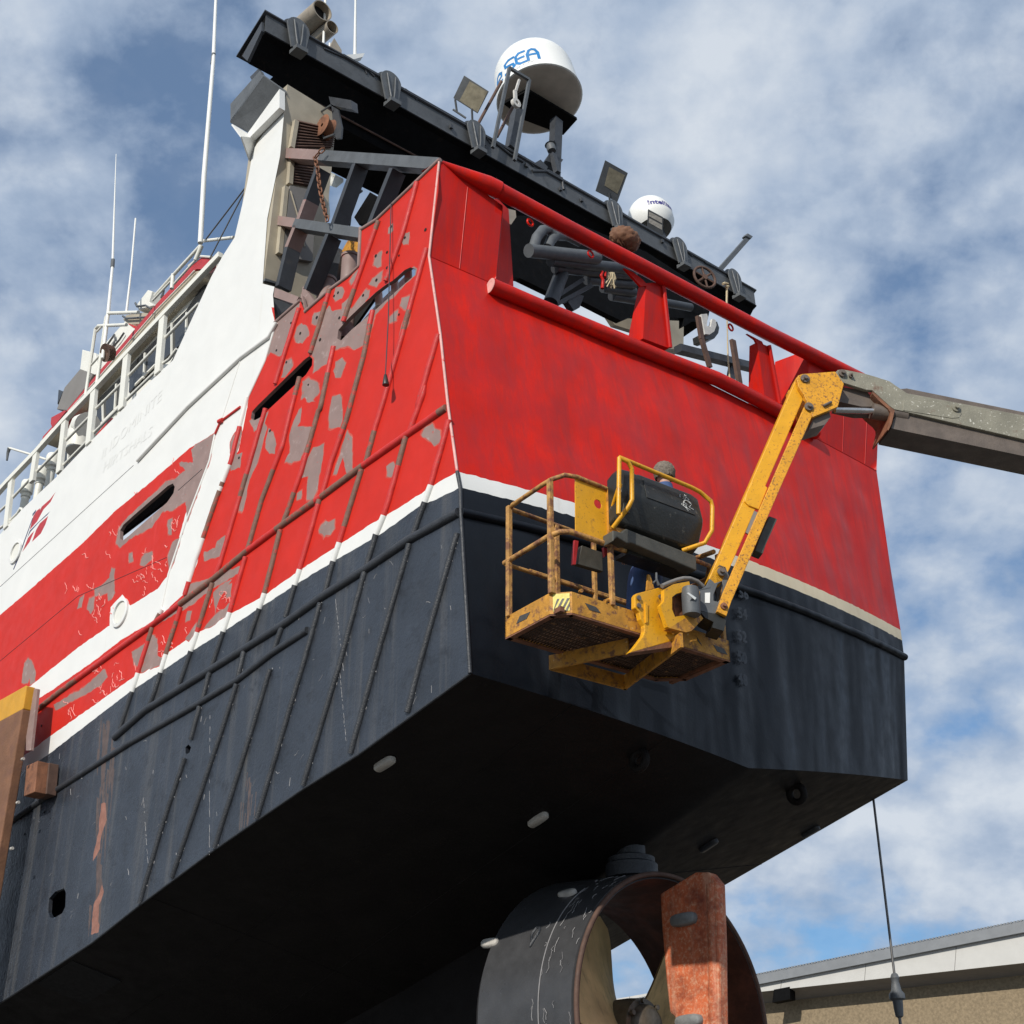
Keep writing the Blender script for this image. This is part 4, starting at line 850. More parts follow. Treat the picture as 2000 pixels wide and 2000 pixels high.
for q in (K11((490, 800), (660, 690)), K11((480, 860), (720, 730))): ob('brace', MB().bar(*P3((BK[0]+Lh*.3, Lh), q), .06, .06, Lh), ['steel'], rack)
q = P3((BK[0]+Lh*.3, Lh), K11((560, 840), (600, 780), (670, 800), (640, 880), (600, 900))); ob('clamp', MB().prism(q, Lh*.1), ['steel'], rack)
# second deep web behind, shade of the underside painted near-black
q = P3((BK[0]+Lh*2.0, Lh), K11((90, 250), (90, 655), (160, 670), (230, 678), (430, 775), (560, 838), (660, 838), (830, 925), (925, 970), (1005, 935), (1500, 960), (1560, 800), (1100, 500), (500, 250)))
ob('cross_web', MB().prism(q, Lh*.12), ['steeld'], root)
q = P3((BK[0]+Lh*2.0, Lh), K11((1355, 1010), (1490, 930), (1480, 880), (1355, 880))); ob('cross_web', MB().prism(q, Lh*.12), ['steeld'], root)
q = P3((BK[0], Lh), K11((140, 200), (200, 215), (205, 260), (170, 310), (140, 300))); ob('roller', MB().prism(q, Lh*.3), ['pipe'], root)
q = P3((BK[0]+Lh*.2, Lh), K3((1170, 1880), (1480, 1960))+K6((270, 230))); ob('deck_beam', MB().bar(q[0], q[-1], .12, .14, Lh), ['steel'], root)
# loose gear
o = ob('shackle_hook', MB().tube(P3(BK, K11((795, 750), (800, 690), (785, 665), (795, 635), (815, 640), (812, 670))), .025, 8), ['tred'], None, smooth=60, label='red hook and shackle hanging by the dark pipes under the stern rail', cat='hook')
m = MB()
for k in range(16):
    x, y = K11((835+rnd(-10, 60), 640))[0]; pts = [(x, y), (x+rnd(-4, 4), y+12), (x+rnd(-9, 9), y+rnd(20, 32))]; m.tube(P3((BK[0]+Lh*rnd(0, .06), Lh), pts), .011, 5)
ob('rope_tuft', m, ['rope'], None, label='frayed tuft of pale rope tied to the dark pipes behind the stern rail', cat='rope')
c = hit((BK[0]-Lh*.9, Lh), *K11((950, 415))[0]); m = MB(); m.grid(lambda u, v: c+(Th*math.sin(v*math.pi)*math.cos(2*math.pi*u)*.25+Lh*math.sin(v*math.pi)*math.sin(2*math.pi*u)*.19-Z*math.cos(v*math.pi)*.17)*(1+.16*NZ.noise(V((9*math.cos(6.28*u), 9*math.sin(6.28*u), 12*v)))), 48, 24); o = ob('net_float', m, ['postrust'], None, smooth=60, label='brown fuzzy ball of netting resting behind the red stern rail', cat='float')
rpx = empty('tied_rope', hit((BK[0]-Lh*1.1, Lh), *KX((520, 1790))[0]), 'thin pale rope tied to the gallows and hanging behind the red stern rail', 'rope')
ob('line', MB().tube([p for p in P3((trn(.72, 6.5)+Lh*.35, Lh), KX((510, 790), (508, 950), (515, 1300), (522, 1600), (540, 1810)))], [.016, .016, .009, .012, .014], 6), ['rope'], rpx, smooth=60)
kn = P3((trn(.72, 6.5)+Lh*.33, Lh), KX((465, 765), (490, 755), (520, 765), (525, 790), (500, 800), (515, 812))); ob('knot', MB().tube(kn, .02, 6), ['rope'], rpx, smooth=60)
hp = P3((BK[0], Lh), KX((190, 1130), (230, 1380), (320, 1690))); lv_ = ob('rusty_bar', MB().bar(hp[0], hp[1], .09, .05, Lh).bar(hp[1], hp[2], .09, .05, Lh), ['brown'], root)
hp = P3((BK[0], Lh), KX((572, 1390), (650, 1880))); ob('rusty_bar', MB().bar(hp[0], hp[1], .1, .06, Lh), ['brown'], root)
hp = P3((BK[0]+Lh*.2, Lh), KX((560, 1640), (530, 1820), (600, 1830), (610, 1660))); ob('bar_foot', MB().prism(hp, Lh*.06), ['steel'], root)
hk = empty('rubber_fender', hit((BK[0]+Lh*.3, Lh), *KX((340, 1380))[0]), 'round black and white block hanging below the starboard end of the gallows', 'block')
pl = (BK[0]+Lh*.2, Lh); q = P3(pl, KX((225, 1100), (290, 1095), (300, 1130), (285, 1230), (330, 1240), (350, 1150), (385, 1165), (395, 1220), (370, 1290), (320, 1325), (270, 1320))); ob('white_face', MB().prism(q, Lh*.05), ['blockw'], hk)
q = P3((pl[0]+Lh*.05, Lh), KX((260, 1300), (320, 1325), (370, 1290), (395, 1220), (400, 1180), (425, 1250), (415, 1310), (370, 1370), (310, 1385), (270, 1370))); ob('black_rim', MB().prism(q, Lh*.25), ['plastic'], hk)
# ---------------------------------------------------------------- deckhouse and shelter rail
DH = shifted(SIDE, 1.0)
q = P3(DH, KS((1850, 60), (1750, 420), (1300, 1200), (700, 1850), (470, 2050), (500, 1500), (900, 1000), (1600, 250)))
dh = ob('deckhouse', MB().prism(q, nS*1.2), ['creamw'], root)
WN = shifted(SIDE, .97)
for q in (KS((1395, 700), (1560, 540), (1700, 330), (1740, 330), (1540, 800), (1365, 960)), KS((1090, 1010), (1330, 760), (1310, 1000), (1080, 1230)), KS((820, 1290), (1030, 1085), (1005, 1310), (800, 1520)), KS((565, 1590), (755, 1390), (730, 1700), (520, 1880))):
    w_ = ob('window', MB().prism(P3(WN, q), nS*.05), ['glass'], dh)
for q in (KS((1440, 650), (1440, 920)), KS((1565, 560), (1560, 760)), KS((1215, 900), (1205, 1110)), KS((975, 1160), (960, 1400)), KS((860, 1300), (865, 1500)), KS((580, 1610), (570, 1820)), KS((1130, 1170), (1310, 990)), KS((830, 1510), (1000, 1340))):
    a, b = P3(shifted(SIDE, .95), q); ob('mullion', MB().bar(a, b, .035, .03, nS), ['creamw'], dh)
# roof edge with its red band
rf = MB(); RPn = shifted(SIDE, .8)
top = KS((1790, 105), (1690, 98), (1590, 180), (1300, 500), (1130, 700), (830, 1055), (560, 1380), (360, 1600)); low = KS((350, 1640), (570, 1415), (840, 1085), (1150, 722), (1310, 535), (1600, 240), (1645, 195), (1720, 195), (1765, 165))
rfo = ob('roof_edge', MB().prism(P3(RPn, top+low), nS*.1), ['flagred'], dh)
ob('roof_soffit', MB().prism(P3(shifted(SIDE, .82), KS((1640, 215), (1710, 205), (1690, 260), (1420, 520), (880, 1110), (380, 1660), (350, 1640), (840, 1090), (1310, 540))), nS*.3), ['beige'], rfo)
a = P3(RPn, KS((1640, 205), (1600, 250), (1310, 550), (840, 1100), (350, 1645))); ob('drip_strip', MB().tube([p-nS*.02+Z*-.02 for p in a], .014, 6), ['creamw'], rfo)
a = P3(RPn, KS((1790, 100), (1690, 92), (1590, 172), (1300, 492), (1130, 692), (830, 1047))); ob('top_strip', MB().tube([p-nS*.02 for p in a[:3]], .02, 6), ['creamw'], rfo)
# shelter railing
rlg = ob('deck_railing', MB().bar(*side(KS((1850, 75), (1370, 585))), .1, .08, nS), ['creamw'], root)
for a, b in zip(KS((1370, 585), (1068, 905), (798, 1195), (540, 1465), (300, 1735), (60, 1985)), KS((1068, 905), (798, 1195), (540, 1465), (300, 1735), (60, 1985), (-300, 2390))):
    ob('top_rail', MB().bar(*side([a, b]), .1, .08, nS), ['creamw'], rlg)
for a, b, w_ in (((1370, 600), (1328, 1070), .16), ((1066, 920), (1022, 1370), .16), ((793, 1205), (748, 1660), .16), ((545, 1480), (498, 1900), .15), ((306, 1740), (270, 1980), .15)):
    p, q = side(KS(a, b)); ob('rail_post', MB().bar(p, q, w_, .06, nS), ['creamw'], rlg)
for q in (KF((125, 500), (70, 1000)), KF((-60, 700), (-110, 1150))):
    p, q2 = side(q); ob('rail_post', MB().bar(p, q2, .15, .06, nS), ['creamw'], rlg)
for q in (((1360, 800), (1665, 485)), ((1060, 1112), (1330, 828)), ((782, 1392), (1040, 1135)), ((530, 1655), (755, 1430)), ((285, 1920), (515, 1685)), ((1335, 1010), (1420, 950), (1482, 865)), ((1030, 1322), (1310, 1050)), ((755, 1600), (1008, 1350)), ((495, 1880), (730, 1640))):
    ob('mid_rail', MB().tube(side(KS(*q), .03), .026, 8), ['creamw'], rlg, smooth=60)
for q in (((95, 720), (340, 455)), ((-80, 890), (75, 750)), ((65, 965), (190, 840), (220, 790), (245, 800), (235, 840), (70, 985)), ((-40, 1030), (40, 975))):
    ob('mid_rail', MB().tube(side(KF(*q), .03), .026, 8), ['creamw'], rlg, smooth=60)
# ladder hoops and mid rails forward, roof rail, whips
PR = shifted(SIDE, .15)
for q, r in ((KS((715, 1270), (800, 700), (825, 672), (1060, 662)), .03), (KS((810, 1170), (890, 600), (915, 565), (1160, 558)), .032), (KS((765, 1000), (850, 905)), .02), (KS((812, 720), (890, 640)), .02)):
    ob('hoop_rail', MB().tube(P3(PR, q), r, 8), ['creamw'], rlg, smooth=60)
for q, r in ((KS((1300, 420), (1450, 250), (1680, 0))+K1((1085, 1330)), .03), (KS((1440, 360), (1452, 240)), .035), (K1((1085, 1300), (1260, 1280)), .028), (KS((1280, 460), (1430, 300)), .02), (KS((1460, 320), (1640, 120)), .02), (KS((1640, 120), (1690, 0)), .04)):
    ob('roof_rail', MB().tube(P3(shifted(SIDE, .3), q), r, 8), ['creamw'], dh, smooth=60)
for q, r in ((K1((1080, 1310), (1100, 950), (1150, 330), (1166, -60), (1180, -420)), [.042, .042, .034, .026, .018]), (K1((553, 1932), (585, 1670), (607, 1430), (626, 830)), [.032, .032, .024, .006]), (K1((682, 1680), (708, 1450), (731, 1178)), [.022, .016, .016])):
    ob('whip_antenna', MB().tube(P3(PR, q), r, 10), ['gwhite'], root, smooth=60)
for q in (K1((1145, 345), (1152, 290)), K1((606, 1440), (609, 1400))): ob('antenna_ferrule', MB().rod(*P3(PR, q), .036), ['gsteel'], root)
for q in (K1((1110, 1290), (1320, 1015)), K1((1130, 1395), (1320, 1030))): ob('stay_wire', MB().tube(P3(PR, q), .012, 6), ['wire'], root)
# equipment on the roof
for q, d, m_ in ((KS((690, 870), (800, 900), (830, 1075), (790, 1080), (670, 1035)), .5, 'creamw'), (KS((670, 1035), (780, 1080), (720, 1180), (560, 1380), (475, 1370), (540, 1190)), .4, 'soffit'), (KS((490, 1205), (530, 1220), (500, 1290), (480, 1330)), .3, 'glass'), (KS((870, 830), (1060, 620), (1140, 700), (960, 910), (850, 1030)), .3, 'creamw'), (KS((1150, 490), (1240, 370), (1275, 380), (1250, 470), (1290, 500), (1160, 540)), .3, 'creamw'), (KS((1030, 620), (1060, 580), (1200, 560), (1270, 570), (1170, 690), (1060, 650)), .35, 'beige'), (KS((1060, 650), (1170, 655), (1150, 710), (1110, 690)), .3, 'redbar')):
    ob('roof_box', MB().prism(P3(shifted(SIDE, .95), q), nS*d), [m_], dh, bevel=.01)
for q in (KS((890, 845), (960, 745), (965, 790), (940, 860), (1000, 790), (1040, 730)), KS((1135, 480), (1150, 510), (1220, 500), (1270, 530)), KS((1350, 440), (1375, 370), (1365, 420)), KS((1030, 590), (1060, 610), (1220, 600))):
    ob('roof_pipe', MB().tube(P3(shifted(SIDE, .9), q), .02, 6), ['gsteel'], dh, smooth=60)
c = hit(shifted(SIDE, .2), *KS((905, 898))[0]); ob('lamp', MB().lathe(c, -nS-Z*.4, [(.001, -.1), (.13, -.08), (.16, .06), (.12, .05), (.001, .0)], 18), ['brown'], dh, smooth=50)
# mushroom vents and other deck bits
for (x, y), r, h in ((KF((455, 370))[0], .13, 1.0), (KF((580, 225))[0], .12, 1.0), (KF((303, 510))[0], .11, 1.0)):
    c = hit(shifted(SIDE, .35), x, y); m = MB(); m.lathe(c, Z, [(.07, -h), (.07, -.3), (.085, -.3), (.085, -.24), (r, -.22), (r*1.03, -.02), (r*.9, .02), (.001, .03)], 20); ob('mushroom_vent', m, ['creamw'], root, smooth=40)
c = P3(shifted(SIDE, .5), KS((650, 1720), (665, 1570), (690, 1510), (735, 1510))); ob('cowl_vent', MB().tube(c, [.2, .2, .21, .24], 18), ['creamw'], root, smooth=50)
q = P3(shifted(SIDE, .4), KF((500, 262), (340, 210), (110, 140), (90, 140))); ob('davit_arm', MB().tube(q, .022, 8), ['creamw'], root, smooth=60)
q = P3(shifted(SIDE, .4), KF((100, 140), (85, 190), (75, 270))); ob('davit_hook', MB().tube(q, [.04, .03, .02], 8), ['gsteel'], root)
q = P3(shifted(SIDE, .6), KS((430, 1440), (540, 1380), (555, 1385), (440, 1530), (425, 1490))); ob('red_locker', MB().prism(q, nS*.3), ['flagred'], root)
q = P3(shifted(SIDE, .4), KS((800, 1590), (930, 1440), (945, 1455), (850, 1560))); ob('orange_locker', MB().prism(q, nS*.2), ['redbar'], root)
# ---------------------------------------------------------------- nozzle, rudder, propeller, skeg
AX = Lh.copy(); 
NC = hit(CENT, 1322, 1995)                                     # centre of the aft rim
RN = 1.72
for _ in range(6):                                             # fit the radius to the rim's left edge
    xs = [proj(NC+(Th*math.cos(a)+Z*math.sin(a))*RN)[0] for a in [k*.05 for k in range(126)]]; RN *= (1322-1122)/max(1, (1322-min(xs)))
print('nozzle', RN, NC, proj(NC+Z*RN))
m = MB(); LN = 1.5
m.lathe(NC, AX, [(RN*.955, 0), (RN, .03), (RN*1.01, .3), (RN*1.04, .8), (RN*1.07, LN-.15), (RN*1.0, LN), (RN*.93, LN-.05), (RN*.89, LN*.6), (RN*.9, LN*.45), (RN*.93, .2), (RN*.955, 0)], 72)
def nozpt(a, h, off=.0): return NC+AX*h+(-Th*math.cos(a)+Z*math.sin(a))*(RN*(1.005+.05*h/LN)+off)
nz_ = MB()
for _ in range(150):
    a, h = rnd(-.7, 1.2), rnd(.05, LN*.9); l = rnd(.02, .12); nz_.tube([nozpt(a+k*l/3*rnd(.6, 1), h+rnd(-.02, .02), .003) for k in range(4)], rnd(.0015, .004), 4)
m.add(nz_.v, nz_.f, 2)
noz = ob('propeller_nozzle', m, ['noz', 'nozin', 'wscratch'], root, smooth=40)
for p in noz.data.polygons:
    c = p.center; d = c-NC; rr_ = (d-AX*d.dot(AX))
    if p.material_index == 0 and p.normal.dot(rr_) < 0: p.material_index = 1
ob('rim_band', MB().tube([NC+(Th*math.cos(a)+Z*math.sin(a))*(RN*.985)-AX*.005 for a in [2*math.pi*k/96 for k in range(96)]], .03, 8, closed=True), ['brown'], noz, smooth=60)
for h in (.5, .92):
    ob('weld_bead', MB().tube([nozpt(-1+2.0*k/40, h, .004) for k in range(41)], .006, 5), ['wscratch'], noz, smooth=60)
def lump(c, d, up, l, w, h, nm_, m_, par):
    n = 20; m = MB(); ring = []
    for k, s_ in ((0, 1), (h*.7, 1), (h, .7)):
        ring.append([c+d*(max(-l+w, min(l-w, l*1.4*math.cos(a)))+w*math.cos(a)*s_)+d.cross(up)*(w*math.sin(a)*s_)+up*k for a in [2*math.pi*i/n for i in range(n)]])
    m.add([p for r in ring for p in r], [(j*n+i, j*n+(i+1) % n, (j+1)*n+(i+1) % n, (j+1)*n+i) for j in range(2) for i in range(n)]+[tuple(range(n)), tuple(range(2*n, 3*n))])
    return ob(nm_, m, [m_], par, smooth=50)
def nozhit(x, y):
    best = None
    for i in range(80):
        for j in range(20):
            a, h = -.3+2.4*i/80, LN*j/20; p = nozpt(a, h); q = proj(p); e = (q[0]-x)**2+(q[1]-y)**2
            if best is None or e < best[0]: best = (e, a, h)
    return best[1], best[2]
for (x, y), m_ in ((K8((675, 800))[0], 'zinc'), (K8((160, 1090))[0], 'zinc')):
    a, h = nozhit(x, y); c = nozpt(a, h); n_ = (c-NC-AX*h).normalized(); tg = (nozpt(a+.02, h)-c).normalized()
    lump(c, (tg*.1+AX*1).normalized(), n_, .14, .055, .055, 'anode', m_, noz)
a, h = nozhit(*K8((490, 1010))[0]); pts = []
for k in range(16):
    t = 2*math.pi*k/16; pts.append(nozpt(a-.06+.075*math.sin(t)*(1-.4*(math.cos(t) > .5)), h+.07*math.cos(t)*(.5+.5*math.sin(t)), .01))
ob('lifting_lug', MB().tube(pts, .02, 6, closed=True), ['blackbar'], noz, smooth=60)
# upper bearing and stock
c = hit(CENT, *K8((1075, 640))[0]); m = MB(); m.lathe(c-Z*.55, Z, [(.001, .3), (.22, .3), (.22, .42), (.31, .44), (.31, .6), (.28, .62), (.28, .68), (.22, .7), (.17, .72), (.17, 1.6)], 32); ob('nozzle_bearing', m, ['blackbar'], noz, smooth=40)
# rudder
rpx_ = K8((1250, 790), (1430, 680), (1470, 655), (1555, 652), (1610, 720), (1622, 1100), (1628, 1640), (1350, 1640), (1345, 1565), (1312, 1540), (1290, 1340), (1262, 1010))
RPL = shifted(CENT, -.06); q = P3(RPL, rpx_)
low_ = [q[6]-Z*2.2, q[7]-Z*2.2]; q = q[:7]+[low_[0], low_[1]]+q[7:]
rud = ob('rudder', MB().prism(q, nS*.16), ['rud'], root, bevel=.03)
ob('trailing_edge', MB().tube([q[4]+nS*.08+Lh*.1, q[5]+nS*.08+Lh*.1, q[6]+nS*.08+Lh*.1, low_[0]+nS*.08+Lh*.1], .1, 12), ['rud'], rud, smooth=50)
for x, y in K8((1412, 955), (1445, 1595)):
    c = hit(RPL, x, y); lump(c, (AX+Z*.0).normalized(), -nS, .18, .07, .08, 'anode', 'zincd', rud)
# propeller
pc_ = NC+AX*.75; hubc = pc_
m = MB(); m.lathe(hubc-AX*.4, AX, [(.001, 0), (.16, .01), (.22, .05), (.24, .12), (.3, .13), (.32, .3), (.33, .75), (.27, 1.1)], 32)
for k in range(7):
    a = k*2*math.pi/7; m.disc(hubc-AX*.3+(Th*math.cos(a)+Z*math.sin(a))*.27, -AX, .03, .04, 10)
prop = ob('propeller', m, ['hub'], root, smooth=50)
def blade(phi):
    m = MB(); nu, nv = 12, 10; u0 = (-Th*math.cos(phi)+Z*math.sin(phi)); w0 = AX.cross(u0)
    def f(i, j, off=0):
        r = .28+(RN*.86-.28)*j; wd = .6+1.5*math.sin(min(1, j*1.05)*math.pi*.55)**1.1*(1 if j < .75 else math.sqrt(max(0.02, 1-((j-.75)/.25)**2))); tw = .75-.4*j
        x = (i-.5)*wd; th = x*math.sin(math.pi/2-tw*.75)/r*1.0
        uu = u0*math.cos(th)+w0*math.sin(th)
        return hubc+uu*r+AX*(x*math.cos(math.pi/2-tw*.75)*1.0+off)
    m.grid(lambda i, j: f(i, j), nu, nv); m.grid(lambda i, j: f(i, j, .035*(1-j*.6)), nu, nv)
    return ob('blade', m, ['bronze'], prop, smooth=60)
for k in range(3): blade(math.radians(46)+k*math.pi*2/3)
# skeg and keel box forward of the nozzle
sk = MB(); s0 = NC+AX*(LN-.02)
def skp(x, z, y): return NC+AX*x+Z*z+nS*y
for sgn in (1,):
    sk.add([skp(LN+.3, RN*1.25, -.1), skp(LN+.3, -RN, -.12), skp(LN+9, -RN-.5, -1.1), skp(LN+9, RN*.6, -1.6), skp(LN+.3, RN*1.25, .1), skp(LN+.3, -RN, .12), skp(LN+9, -RN-.5, 1.1), skp(LN+9, RN*.6, 1.6)], [(0, 1, 2, 3), (4, 5, 6, 7), (0, 1, 5, 4), (1, 2, 6, 5), (0, 3, 7, 4), (2, 3, 7, 6)])
skg = ob('skeg', sk, ['bblack'], root)
# bottom anodes, eyes and gratings
def bothit(x, y):
    best = None
    for i in range(101):
        for j in range(101):
            p = bot(i/100, j/100*.8); q = proj(p); e = (q[0]-x)**2+(q[1]-y)**2
            if best is None or e < best[0]: best = (e, i/100, j/125)
    s_, j_ = best[1], best[2]; p = bot(s_, j_); a = bot(min(1, s_+.01), j_)-p; b = bot(s_, j_+.01)-p; n_ = a.cross(b).normalized(); n_ = n_ if n_.z < 0 else -n_
    return p, n_, b.normalized(), a.normalized()
for (x, y), m_ in (((758, 1488), 'zinc'), ((1050, 1597), 'zinc'), (K9((690, 510))[0], 'steel'), (K9((100, 590))[0], 'steel')):
    p, n_, fw_, ac = bothit(x, y); lump(p-n_*.005, (fw_*1).normalized(), n_, .15, .06, .06, 'anode', m_, bottom)
for (x, y) in (K9((595, 265))[0], (1250, 1470)):
    p, n_, fw_, ac = bothit(x, y); ob('towing_eye', MB().tube(arc(p+n_*.09, n_, fw_, .1, 0, 2*math.pi, 16)[:-1], .045, 8, closed=True), ['bblack'], bottom, smooth=60)
p, n_, fw_, ac = bothit(158, 1920); ob('sea_chest', MB().box(p, fw_*.45, ac*.35, n_*.012), ['dark'], bottom)
# ---------------------------------------------------------------- boom lift: basket
BA = math.radians(53.8); a_ = V((math.sin(BA), math.cos(BA), 0)); b_v = V((-a_.y, a_.x, 0))
BO = at(1093, 1189, 13.3); LA, WB = 2.18, .86
def bk(i, j, k): return BO+a_*i+b_v*j+Z*k
def near(pts, j=0.0): return P3((BO+b_v*j, b_v), pts)
lift = empty('boom_lift', V((9.5, 14, 0)), 'rust-speckled yellow boom lift with a caged work basket raised against the transom', 'boom lift')
OUTL = [(0, WB), (0, .15), (.15, 0), (LA, 0), (LA, WB-.2), (LA-.25, WB)]
bas = MB()
def ring(z0, z1, th, mb, mi=0):
    n = len(OUTL)
    for i in range(n):
        p, q = OUTL[i], OUTL[(i+1) % n]; A1, A2 = bk(*p, z0), bk(*q, z0); d = (A2-A1).normalized(); nn = d.cross(Z); nn = nn if nn.dot(bk(LA/2, WB/2, 0)-A1) > 0 else -nn; mb.prism([A1+nn*.002, A2+nn*.002, A2+nn*.002+Z*(z1-z0), A1+nn*.002+Z*(z1-z0)], nn*th, mi)
fl = MB()
for k in range(3): 
    x = .05+k*(LA-.1)/2; fl.bar(bk(x, .02, .02), bk(x, WB-.02, .02), .05, .05)
ring(-.018, -.003, .06, fl); basket = ob('basket', fl, ['rust'], lift)
n = len(OUTL)
for i in range(n):
    p, q = OUTL[i], OUTL[(i+1) % n]; A1, A2 = bk(*p, 0), bk(*q, 0); d = (A2-A1).normalized(); nn = d.cross(Z)
    if nn.dot(bk(LA/2, WB/2, 0)-A1) < 0: nn = -nn
    ob('toe_board', MB().prism([A1, A2, A2+Z*.215, A1+Z*.215], nn*.015), ['rustyyellow'], basket)
g_ = MB(); nb = 58
for i in range(1, nb):
    x = LA*i/nb; y0 = max(0.0, .15-x)+.01; y1 = WB-max(0, x-(LA-.25))*.8-.01; g_.bar(bk(x, y0, .035), bk(x, y1, .035), .021, .02)
for j in range(1, 12):
    y = WB*j/12; g_.bar(bk(max(0, .15-y)+.01, y, .03), bk(LA-.02-max(0, y-(WB-.2)), y, .03), .014, .012)
ob('mesh_floor', g_, ['grid'], basket)
# under frame
UF = (BO-Z*.16, Z)
def uf(p): return hit(UF, *KE(p)[0])
for p, q in (((432, 738), (1065, 602)), ((1035, 897), (1500, 552)), ((432, 738), (1035, 897))):
    P, Q = uf(p), uf(q); d = (Q-P).normalized().cross(Z)*.03; ob('under_beam', MB().prism([P, Q, Q+Z*.15, P+Z*.15], d), ['rustyyellow'], basket)
# rails
def brail(pts, r=.024, m_='rustrail', nm_='rail'): return ob(nm_, MB().tube([bk(*p) for p in pts], r, 10), [m_], basket, smooth=60)
def farz(pts): return [((h-BO).dot(a_), WB, h.z-BO.z) for h in P3((BO+b_v*WB, b_v), pts)]
ft = farz(KB((160, 530), (760, 710))); fm = farz(KB((130, 1110), (490, 1240))); flo = farz(KB((570, 1240), (1300, 1475)))
fr_ = farz(KA((1250, 990), (1570, 1125))); 
print('far rails', ft, fm, flo, fr_)
brail([(LA-.3, WB, ft[0][2]-.02), (.1, WB, ft[0][2]), (.02, WB-.05, 1.40), (0, .74, 1.41), (0, .22, 1.42), (.02, .1, 1.43), (.1, .01, 1.46), (.24, -.01, 1.475), (.74, 0, 1.465)])
brail([(0, .88, .81), (0, .14, .815), (.05, .03, .83), (.14, -.01, .84), (.85, 0, .845)], .028)
brail([(.0, WB, fm[0][2]), (LA-.3, WB, fm[0][2]-.02)], .022); brail([(.3, WB, flo[0][2]), (LA-.5, WB, flo[1][2])], .02)
brail([(LA-.3, WB, ft[0][2]-.02), (LA-.02, WB-.2, ft[0][2]-.03), (LA, .4, 1.3), (LA-.1, .02, 1.2)], .026)
brail([(LA-.3, WB, 1.0), (LA, .6, 1.0), (LA, .25, 1.0), (LA-.2, .0, 1.0), (1.6, -.05, .98)], .024)
for (i, j, z0, z1), r in (((0, .80, .2, 1.42), .03), ((0, .12, .2, 1.43), .03), ((.645, 0, .2, 1.46), .028), ((farz(KB((575, 1000)))[0][0], WB, .05, ft[0][2]), .03), ((1.15, WB, .05, ft[0][2]), .026), ((LA-.02, .05, .2, 1.2), .026), ((LA-.28, WB, .05, 1.4), .026)):
    ob('rail_post', MB().bar(bk(i, j, z0), bk(i, j, z1), r*1.7, r*1.7, b_v), ['rustrail'], basket, bevel=.006)
hole = [bk(.505+.05*math.cos(t), 0, 1.262+.05*math.sin(t)) for t in [2*math.pi*k/24 for k in range(24)]]
ob('side_panel', MB().plate([bk(.215, 0, .865), bk(.625, 0, .865), bk(.635, 0, 1.455), bk(.225, 0, 1.47)], [hole], b_v*.012), ['yellow'], basket)
ob('panel_edge', MB().bar(bk(.63, -.01, .86), bk(.64, -.01, 1.46), .04, .03, b_v), ['rustyyellow'], basket)
for i, j, z0, k2 in ((.27, 0, .26, (.33, .1, .3)), (.55, 0, .22, (.68, .05, .3))): ob('latch', MB().rod(bk(i, j, z0), bk(*k2), .018), ['rustyyellow'], basket)
for q, m_ in ((KE((710, 195), (800, 228), (838, 277), (745, 250)), 'pads'), (KE((1740, 530), (1825, 562), (1855, 612), (1772, 585)), 'pads'), (KE((1610, 470), (1640, 520), (1650, 540), (1615, 500)), 'pads')):
    ob('sticker', MB().prism(near(q, -.004), b_v*.003), [m_], basket)
q = P3((BO-a_*.004, a_), KE((185, 300), (270, 265), (240, 322), (158, 362))); ob('sticker', MB().prism(q, a_*.003), ['pads'], basket)
c0, c1 = bk(0, .15, 0), bk(.15, 0, 0); dd = c1-c0; ch_n = (b_v+a_).normalized()*-.004; cp_ = [c0+dd*.15+Z*.02, c0+dd*.9+Z*.02, c0+dd*.9+Z*.2, c0+dd*.15+Z*.2]
o = ob('chevron_plate', MB().prism([p+ch_n for p in cp_], ch_n*.5), ['tyel'], basket)
for k in range(4):
    u0 = -.15+k*.3; f = lambda x, y: c0+dd*(.15+.75*min(1, max(0, x)))+Z*(.02+.18*y)+ch_n*2
    pts = [f(u0, 0), f(u0+.14, 0), f(u0+.54, .7), f(u0+.4, .7)] if k < 3 else [f(.72, 0), f(.85, 0), f(1, .28), f(1, .5)]
    ob('chevron', MB().prism(pts, ch_n*.3), ['pads'], o)
# control console, its guard bars and the black tray
sec = [(.0, 1.62), (-.1, 1.665), (-.19, 1.64), (-.25, 1.36), (-.24, 1.30), (-.14, 1.05), (-.02, .99), (.04, 1.05)]
def conpt(i, s): return bk(i, s[0], s[1])
con = MB(); rings = [[conpt(i, ((s[0])*k+(1-k)*-.05, 1.32+(s[1]-1.32)*k)) for s in sec] for i, k in ((.62, .8), (.68, .97), (.80, 1), (.86, .97), (.9, 1), (1.60, 1), (1.70, .93), (1.73, .75))]
ns = len(sec); con.add([p for r in rings for p in r], [(j*ns+i, j*ns+(i+1) % ns, (j+1)*ns+(i+1) % ns, (j+1)*ns+i) for j in range(len(rings)-1) for i in range(ns)]+[tuple(range(ns)), tuple(range((len(rings)-1)*ns, len(rings)*ns))])
cons = ob('control_console', con, ['plastic'], lift, smooth=25, bevel=.012)
ob('console_lid', MB().prism([conpt(.93, (-.196, 1.61)), conpt(1.58, (-.196, 1.61)), conpt(1.58, (-.25, 1.36)), conpt(.93, (-.25, 1.36))], b_v*-.008), ['plastic'], cons, bevel=.004)
sc_m = MB()
for _ in range(14):
    i = 1.4+rnd(0, .14); t = rnd(0, .8); pts = [bk(i+rnd(-.02, .02)*k, -.197-.054*(t+k*.06)-.012, 1.61-.25*(t+k*.06)) for k in range(4)]; sc_m.tube(pts, .0025, 4)
ob('paint_scuff', sc_m, ['gwhite'], cons)
ob('console_box', MB().box(bk(.7, -.16, 1.25), a_*.035, b_v*.05, Z*.11), ['plastic2'], cons, bevel=.01)
